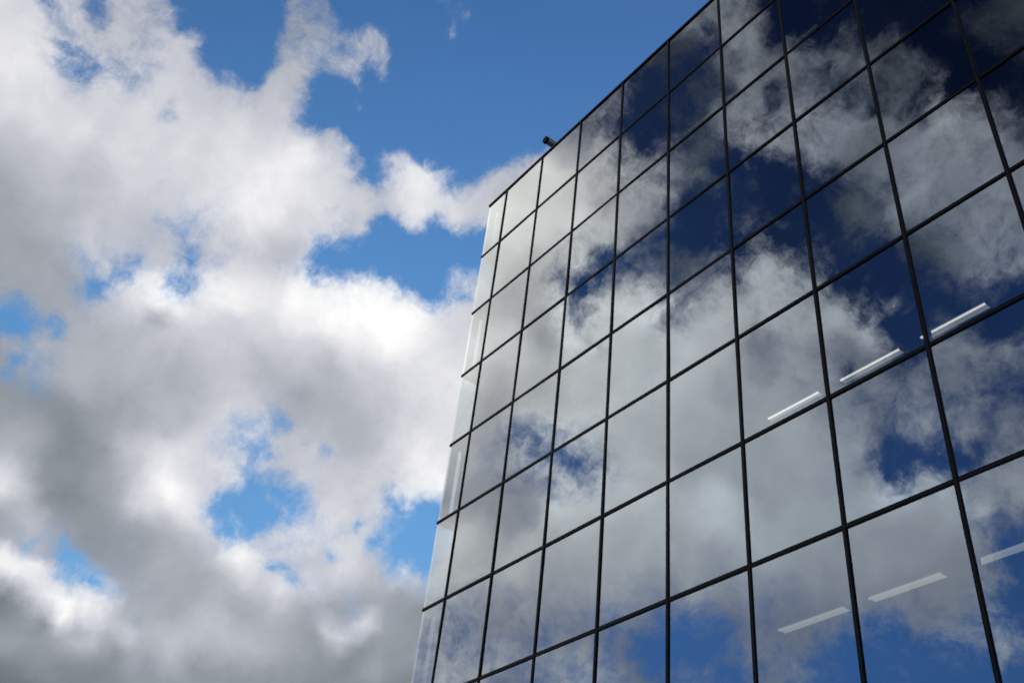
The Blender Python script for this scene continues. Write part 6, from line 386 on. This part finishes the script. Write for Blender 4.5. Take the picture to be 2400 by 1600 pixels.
def glass_material():
    m = bpy.data.materials.new('tinted_mirror_glass'); m.use_nodes = True
    t = m.node_tree
    for n in list(t.nodes): t.nodes.remove(n)
    o = t.nodes.new('ShaderNodeOutputMaterial')
    lw = t.nodes.new('ShaderNodeLayerWeight'); lw.inputs['Blend'].default_value = 0.5
    p = t.nodes.new('ShaderNodeMath'); p.operation = 'POWER'; p.inputs[1].default_value = 2.2
    t.links.new(lw.outputs['Facing'], p.inputs[0])
    ma = t.nodes.new('ShaderNodeMath'); ma.operation = 'MULTIPLY_ADD'
    ma.inputs[1].default_value = 1 - 0.25; ma.inputs[2].default_value = 0.25
    t.links.new(p.outputs[0], ma.inputs[0])
    ge = t.nodes.new('ShaderNodeNewGeometry')
    inv = t.nodes.new('ShaderNodeMath'); inv.operation = 'SUBTRACT'; inv.inputs[0].default_value = 1.0
    t.links.new(ge.outputs['Backfacing'], inv.inputs[1])
    f = t.nodes.new('ShaderNodeMath'); f.operation = 'MULTIPLY'
    t.links.new(ma.outputs[0], f.inputs[0]); t.links.new(inv.outputs[0], f.inputs[1])
    # slow waviness of toughened glass
    c = t.nodes.new('ShaderNodeTexCoord'); n = t.nodes.new('ShaderNodeTexNoise')
    n.inputs['Scale'].default_value = 0.9; n.inputs['Detail'].default_value = 1.5
    t.links.new(c.outputs['Object'], n.inputs['Vector'])
    bp = t.nodes.new('ShaderNodeBump'); bp.inputs['Strength'].default_value = 1.0
    bp.inputs['Distance'].default_value = 0.0022
    t.links.new(n.outputs[0], bp.inputs['Height'])
    gl = t.nodes.new('ShaderNodeBsdfGlossy'); gl.inputs['Roughness'].default_value = 0.0
    coat = t.nodes.new('ShaderNodeMix'); coat.data_type = 'RGBA'      # blue-grey coating, neutral at grazing angles
    coat.inputs[6].default_value = (0.84, 0.97, 1.13, 1); coat.inputs[7].default_value = (0.978, 1.0, 0.98, 1)
    fr = t.nodes.new('ShaderNodeMapRange'); fr.inputs[1].default_value = 0.30; fr.inputs[2].default_value = 0.66
    t.links.new(lw.outputs['Facing'], fr.inputs[0]); t.links.new(fr.outputs[0], coat.inputs[0])
    oi_ = t.nodes.new('ShaderNodeObjectInfo')                          # no two panes are coated quite alike
    vr = t.nodes.new('ShaderNodeMapRange'); vr.inputs[3].default_value = 0.955; vr.inputs[4].default_value = 1.035
    t.links.new(oi_.outputs['Random'], vr.inputs[0])
    cs = t.nodes.new('ShaderNodeVectorMath'); cs.operation = 'SCALE'
    t.links.new(coat.outputs[2], cs.inputs[0]); t.links.new(vr.outputs[0], cs.inputs['Scale'])
    t.links.new(cs.outputs[0], gl.inputs['Color'])
    t.links.new(bp.outputs[0], gl.inputs['Normal'])
    tint = t.nodes.new('ShaderNodeMix'); tint.data_type = 'RGBA'
    tint.inputs[6].default_value = (0.72, 0.76, 0.75, 1); tint.inputs[7].default_value = (1, 1, 1, 1)
    t.links.new(ge.outputs['Backfacing'], tint.inputs[0])
    tr = t.nodes.new('ShaderNodeBsdfTransparent'); t.links.new(tint.outputs[2], tr.inputs['Color'])
    mx_ = t.nodes.new('ShaderNodeMixShader')
    t.links.new(f.outputs[0], mx_.inputs[0]); t.links.new(tr.outputs[0], mx_.inputs[1]); t.links.new(gl.outputs[0], mx_.inputs[2])
    t.links.new(mx_.outputs[0], o.inputs['Surface'])
    return m

def emission(name, col, strength):
    m = bpy.data.materials.new(name); m.use_nodes = True
    t = m.node_tree
    for n in list(t.nodes): t.nodes.remove(n)
    o = t.nodes.new('ShaderNodeOutputMaterial'); e = t.nodes.new('ShaderNodeEmission')
    e.inputs[0].default_value = (*col, 1); e.inputs[1].default_value = strength
    t.links.new(e.outputs[0], o.inputs[0]); return m

MAT_GLASS = glass_material()
MAT_METAL = principled('dark_anodised_metal', (0.006, 0.0062, 0.0065), 0.35, 0.0, 0.25, 3.0, spec=0.04)
MAT_CAP = principled('worn_cap_metal', (0.014, 0.014, 0.0145), 0.38, 0.0, 0.35, 2.5, spec=0.06)
MAT_COPING = principled('coping_metal', (0.007, 0.008, 0.009), 0.35, 0.0, 0.25, 2.0, spec=0.05)
MAT_DARK = principled('shadow_box_panel', (0.008, 0.0085, 0.009), 0.8, 0.0, 0.2, 2.0, spec=0.1)
MAT_INTERIOR = principled('dim_interior', (0.012, 0.012, 0.013), 0.9, 0.0, 0.2, 1.5, spec=0.1)
MAT_ROOF = principled('roof_membrane', (0.18, 0.18, 0.18), 0.9, 0.0, 0.2, 1.0)
MAT_LAMP_BODY = principled('lamp_enamel', (0.25, 0.25, 0.25), 0.5)
MAT_TUBE = emission('bright_lamp_tube', (1.0, 0.97, 0.86), 1.15)
MAT_LOUVRE = emission('bright_lamp_diffuser', (0.97, 0.98, 1.0), 0.24)
MAT_TUBE_DIM = emission('dull_lamp_tube', (1.0, 1.0, 0.86), 0.30)
MAT_LOUVRE_DIM = emission('dull_lamp_diffuser', (1.0, 1.0, 0.86), 0.26)
MAT_FAINT = emission('faint_lamp_tube', (0.9, 0.95, 1.0), 0.05)
MAT_CAM = principled('camera_housing', (0.10, 0.105, 0.11), 0.5, 0.0, 0.15, 30.0, spec=0.2)
MAT_LENS = principled('camera_window', (0.004, 0.004, 0.005), 0.5, spec=0.05)
MAT_GROUND = principled('asphalt', (0.05, 0.05, 0.052), 0.9, 0.0, 0.35, 4.0, 0.3)
MAT_PAVE = principled('paving', (0.3, 0.29, 0.27), 0.85, 0.0, 0.15, 2.0, 0.2)

# ------------------------------------------------------------------ mesh helpers
def box(bm, x0, x1, y0, y1, z0, z1):
    v = [bm.verts.new(p) for p in ((x0, y0, z0), (x1, y0, z0), (x1, y1, z0), (x0, y1, z0),
                                   (x0, y0, z1), (x1, y0, z1), (x1, y1, z1), (x0, y1, z1))]
    for f in ((0, 3, 2, 1), (4, 5, 6, 7), (0, 1, 5, 4), (1, 2, 6, 5), (2, 3, 7, 6), (3, 0, 4, 7)):
        bm.faces.new([v[i] for i in f])

def rod(bm, a, b, ra, rb=None, n=16, turn=0.0):
    a, b = Vector(a), Vector(b); rb = ra if rb is None else rb
    q = (b - a).to_track_quat('Z', 'Y')
    ring = []
    for c, r in ((a, ra), (b, rb)):
        ring.append([bm.verts.new(c + q @ Vector((r * math.cos(turn + 2 * math.pi * k / n), r * math.sin(turn + 2 * math.pi * k / n), 0))) for k in range(n)])
    for k in range(n):
        bm.faces.new((ring[0][k], ring[0][(k + 1) % n], ring[1][(k + 1) % n], ring[1][k]))
    bm.faces.new(list(reversed(ring[0]))); bm.faces.new(ring[1])

def obj(name, bm, mat, parent=None, origin=None, bevel=0.0):
    if origin is not None:
        bmesh.ops.translate(bm, verts=bm.verts, vec=-Vector(origin))
    bmesh.ops.recalc_face_normals(bm, faces=bm.faces)
    me = bpy.data.meshes.new(name); bm.to_mesh(me); bm.free()
    me.materials.append(mat)
    o = bpy.data.objects.new(name, me); C.objects.link(o)
    if origin is not None: o.location = origin
    if parent is not None: o.parent = parent
    if bevel:
        md = o.modifiers.new('bevel', 'BEVEL'); md.width = bevel; md.segments = 2; md.limit_method = 'ANGLE'
    return o

def thing(name, label, cat, loc=(0, 0, 0), group=None):
    o = bpy.data.objects.new(name, None); C.objects.link(o); o.location = loc
    o['label'] = label; o['category'] = cat
    if group: o['group'] = group
    return o

# ------------------------------------------------------------------ ground
bm = bmesh.new(); box(bm, -1500, 1500, -1500, 1500, -0.5, 0.0)
o = obj('ground', bm, MAT_GROUND); o['kind'] = 'structure'
bm = bmesh.new(); box(bm, XL - 4, XR + 4, -5.0, -0.12, 0.004, 0.12)
o = obj('pavement', bm, MAT_PAVE); o['kind'] = 'structure'

# ------------------------------------------------------------------ office building
bld = thing('office_building', 'tall dark glass office building with a square grid of mirrored panes reflecting the clouds', 'building')

GT_ = 0.012                                   # pane thickness
def front_pane_bounds(c, r):
    x0 = XL if c < 0 else c * W
    x1 = 0.0 if c < 0 else (c + 1) * W
    return x0, x1, zrow(r + 1), zrow(r)

glaze = bmesh.new()
for r in range(NROW):
    for c in range(-1, NCOL):
        x0, x1, z0, z1 = front_pane_bounds(c, r)
        a = x0 + (0.0 if c < 0 else 0.004); b = x1 - 0.004
        if r <= 8 and c <= 9:
            bm = bmesh.new()
            ctr = Vector(((a + b) / 2, GT_ / 2, (z0 + z1) / 2))
            box(bm, a, b, 0, GT_, z0 + 0.004, z1 - 0.004)
            p = obj('glass_pane', bm, MAT_GLASS, bld, ctr)
            k = 0.21 if c >= 0 else 0.02      # panes never sit perfectly in one plane
            p.rotation_euler = (RAD(random.uniform(-k, k)), 0, RAD(random.uniform(-k, k)))
        else:
            box(glaze, a, b, 0, GT_, z0 + 0.004, z1 - 0.004)
NSIDE = 10
for r in range(NROW):
    for c in range(NSIDE):
        y0 = GT_ + 0.004 if c == 0 else 0.716 + (c - 1) * W
        y1 = 0.716 + c * W
        box(glaze, XL, XL + GT_, y0 + 0.002, min(y1, DEPTH) - 0.004, zrow(r + 1) + 0.004, zrow(r) - 0.004)
o = obj('facade_glazing', glaze, MAT_GLASS, bld); o['kind'] = 'stuff'

MD = 0.012                                    # how far the caps stand proud of the glass
for c in range(NCOL + 1):
    bm = bmesh.new(); x = c * W
    box(bm, x - 0.027, x + 0.027, -MD - 0.003, -0.0025, 0.02, ZTOP - 0.032)
    box(bm, x - 0.022, x + 0.022, 0.016, 0.10, 0.02, ZTOP - 0.3)
    m = obj('mullion', bm, MAT_METAL, bld, (x, 0, 0))
    bm = bmesh.new(); box(bm, -0.013, 0.016, -MD - 0.007, -MD - 0.0035, 0.02, ZTOP - 0.034)
    obj('cap', bm, MAT_CAP, m)
for r in range(1, NROW + 1):
    bm = bmesh.new(); z = zrow(r)
    box(bm, XL - 0.012, XR + 0.03, -MD, -0.002, z - 0.030, z + 0.030)
    box(bm, XL + 0.03, XR - 0.03, 0.018, 0.09, z - 0.02, z + 0.02)
    m = obj('transom', bm, MAT_METAL, bld, (0, 0, z))
    bm = bmesh.new()
    for c in range(-1, NCOL):                  # cap lengths butt against the mullions
        box(bm, (XL - 0.012 if c < 0 else c * W + 0.0285), (c + 1) * W - 0.0285, -MD - 0.004, -MD - 0.0005, -0.016, 0.014)
    obj('cap', bm, MAT_CAP, m)
sm = bmesh.new()
for c in range(NSIDE):
    y = 0.716 + c * W
    if y < DEPTH: box(sm, XL - MD, XL - 0.002, y - 0.02, y + 0.02, 0.02, ZTOP - 0.06)
for r in range(1, NROW + 1):
    box(sm, XL - MD + 0.003, XL - 0.003, 0.004, DEPTH, zrow(r) - 0.03, zrow(r) + 0.03)
obj('side_frame', sm, MAT_METAL, bld)

bm = bmesh.new()
box(bm, XL - 0.03, XR + 0.05, -0.026, 0.28, ZTOP - 0.030, ZTOP + 0.028)
obj('parapet_coping', bm, MAT_COPING, bld, bevel=0.004)
bm = bmesh.new()
box(bm, XL - 0.03, XL + 0.28, 0.284, DEPTH + 0.05, ZTOP - 0.030, ZTOP + 0.027)
box(bm, XL + 0.284, XR + 0.05, DEPTH - 0.28, DEPTH + 0.05, ZTOP - 0.030, ZTOP + 0.026)
box(bm, XR - 0.28, XR + 0.05, 0.284, DEPTH - 0.284, ZTOP - 0.030, ZTOP + 0.0255)
obj('rear_coping', bm, MAT_COPING, bld)
bm = bmesh.new(); box(bm, XL + 0.10, XR - 0.06, 0.175, DEPTH - 0.06, ZTOP - 0.60, ZTOP - 0.40)
obj('roof', bm, MAT_ROOF, bld)

# plates behind every transom, dark panels behind the spandrel rows
for r in range(1, NROW + 1):
    bm = bmesh.new(); z = zrow(r)
    box(bm, XL + 0.02, XR - 0.04, 0.022, 3.95, z - 0.016, z + 0.05)
    obj('floor_slab', bm, MAT_INTERIOR, bld, (0, 0, z))
sp = bmesh.new()
for r in range(0, NROW, 2):
    z0, z1 = zrow(r + 1) + 0.052, (zrow(r) - 0.018 if r else ZTOP - 0.0305)
    box(sp, -0.40, XR - 0.05, 0.11, 0.16, z0, z1)
    box(sp, XL + 0.03, XL + 0.08, 0.03, 0.165, z0, z1)
    box(sp, XL + 0.03, XL + 0.08, 0.285, 3.9, z0, z1)
obj('spandrel_panels', sp, MAT_DARK, bld)
pt = bmesh.new()
for r in range(1, NROW, 2):
    box(pt, -0.02, 0.16, 0.102, 3.9, zrow(r + 1) + 0.052, zrow(r) - 0.018)
obj('end_partition', pt, MAT_DARK, bld)
bm = bmesh.new(); box(bm, XL + 0.1, XR - 0.05, 4.0, DEPTH - 0.05, 0.02, ZTOP - 0.62)
obj('core', bm, MAT_INTERIOR, bld)
bm = bmesh.new(); box(bm, XR, XR + 0.2, 0.02, DEPTH, 0.02, ZTOP - 0.052)
box(bm, XL, XR - 0.002, DEPTH - 0.02, DEPTH + 0.04, 0.02, ZTOP - 0.054)
obj('end_wall', bm, MAT_DARK, bld)
bm = bmesh.new(); box(bm, XL - 0.03, XR + 0.03, -0.09, -0.004, 0.0, zrow(NROW) - 0.034)
box(bm, XL - 0.028, XR, 0.0, 0.3, 0.0, zrow(NROW) - 0.036)
obj('plinth', bm, MAT_COPING, bld)

# ------------------------------------------------------------------ ceiling lights behind the glass
def ceiling_light(x0, x1, y0, y1, zc, label, group, tube=None, louvre=None):
    t = thing('ceiling_light', label, 'ceiling light', ((x0 + x1) / 2, (y0 + y1) / 2, zc), group)
    ox, oy, oz = t.location
    def P(bm, name, mat):
        bmesh.ops.translate(bm, verts=bm.verts, vec=(-ox, -oy, -oz))
        return obj(name, bm, mat, t)
    b = bmesh.new()
    box(b, x0, x1, y0, y1, zc - 0.035, zc)
    box(b, x0, x0 + 0.012, y0, y1, zc - 0.062, zc - 0.036)
    box(b, x1 - 0.012, x1, y0, y1, zc - 0.062, zc - 0.036)
    P(b, 'housing', MAT_LAMP_BODY)
    b = bmesh.new(); rod(b, (x0 + 0.015, y0 + 0.018, zc - 0.053), (x1 - 0.015, y0 + 0.018, zc - 0.053), 0.0145, n=12)
    P(b, 'tube', tube or MAT_TUBE)
    b = bmesh.new(); n = 4; yy0 = y0 + 0.040; st = (y1 - yy0) / n
    for k in range(n):
        box(b, x0 + 0.014, x1 - 0.014, yy0 + st * k + 0.003, yy0 + st * (k + 1) - 0.003, zc - 0.052 + 0.003 * (k % 2), zc - 0.037)
    P(b, 'diffuser', louvre or MAT_LOUVRE)
    return t
zc5, zc7, zc1 = zrow(5) - 0.017, zrow(7) - 0.017, zrow(1) - 0.017
G5, G7, G1 = 'lit lamps on the bright upper ceiling', 'lit lamps on the lower ceiling', 'faint lamps on the top ceiling'
ceiling_light(6.05, 7.06, 1.69, 1.79, zc5, 'bright white ceiling light low in a pane full of grey cloud, leftmost of its three', G5)
ceiling_light(7.43, 8.47, 1.69, 1.82, zc5, 'bright white ceiling light between two thick mullions, middle one of the upper three', G5)
ceiling_light(8.79, 9.80, 1.69, 1.83, zc5, 'bright white ceiling light in dark blue glass, rightmost of the upper three', G5)
ceiling_light(6.16, 7.25, 1.44, 1.59, zc7, 'dull striped ceiling light just above the lowest blue reflection, leftmost of its row', G7, MAT_TUBE_DIM, MAT_LOUVRE_DIM)
ceiling_light(7.58, 8.62, 1.44, 1.59, zc7, 'dull striped ceiling light in the middle of the lowest row', G7, MAT_TUBE_DIM, MAT_LOUVRE_DIM)
ceiling_light(8.98, 10.0, 1.44, 1.59, zc7, 'dull striped ceiling light cut off by the right edge of the picture', G7, MAT_TUBE_DIM, MAT_LOUVRE_DIM)
ceiling_light(5.22, 6.03, 0.90, 0.95, zc1, 'very faint thin ceiling light line beside grey haze near the roof', G1, MAT_FAINT, MAT_FAINT)
ceiling_light(8.15, 8.51, 0.90, 0.95, zc1, 'very faint short ceiling light line in the darkest panes at the top', G1, MAT_FAINT, MAT_FAINT)

# ------------------------------------------------------------------ security camera on the roof edge
CX, CY, CZ = 1.26, 0.41, ZTOP + 0.855
cctv = thing('security_camera', 'small dark security camera poking out over the roof edge near the corner', 'security camera', (CX, CY + 0.1, ZTOP - 0.4))
def PC(bm, name, mat, bevel=0.0):
    bmesh.ops.translate(bm, verts=bm.verts, vec=(-CX, -CY - 0.1, -(ZTOP - 0.4)))
    return obj(name, bm, mat, cctv, bevel=bevel)
b = bmesh.new(); rod(b, (CX, CY + 0.10, CZ), (CX, CY - 0.26, CZ - 0.012), 0.078, n=18)
PC(b, 'housing', MAT_CAM, 0.006)
b = bmesh.new(); rod(b, (CX, CY - 0.262, CZ - 0.010), (CX, CY - 0.332, CZ - 0.013), 0.108, 0.102, n=6)
PC(b, 'front_window', MAT_LENS, 0.004)
b = bmesh.new()
for k in range(9):                            # curved sun shield over the body
    a0, a1 = RAD(20 + 140 * k / 9), RAD(20 + 140 * (k + 1) / 9)
    for r0, r1 in ((0.088, 0.093),):
        q = []
        for y in (CY + 0.08, CY - 0.255):
            for a in (a0, a1):
                for r in (r0, r1):
                    q.append(b.verts.new((CX + r * math.cos(a), y, CZ - 0.005 + r * math.sin(a))))
        for f in ((0, 1, 3, 2), (4, 6, 7, 5), (0, 4, 5, 1), (2, 3, 7, 6), (1, 5, 7, 3), (0, 2, 6, 4)):
            b.faces.new([q[i] for i in f])
bmesh.ops.remove_doubles(b, verts=b.verts, dist=1e-5)
PC(b, 'sun_shield', MAT_CAM)
b = bmesh.new(); rod(b, (CX, CY + 0.06, ZTOP - 0.39), (CX, CY + 0.06, CZ - 0.08), 0.03, n=12)
box(b, CX - 0.09, CX + 0.09, CY - 0.03, CY + 0.15, ZTOP - 0.399, ZTOP - 0.385)
PC(b, 'mounting_post', MAT_CAM)
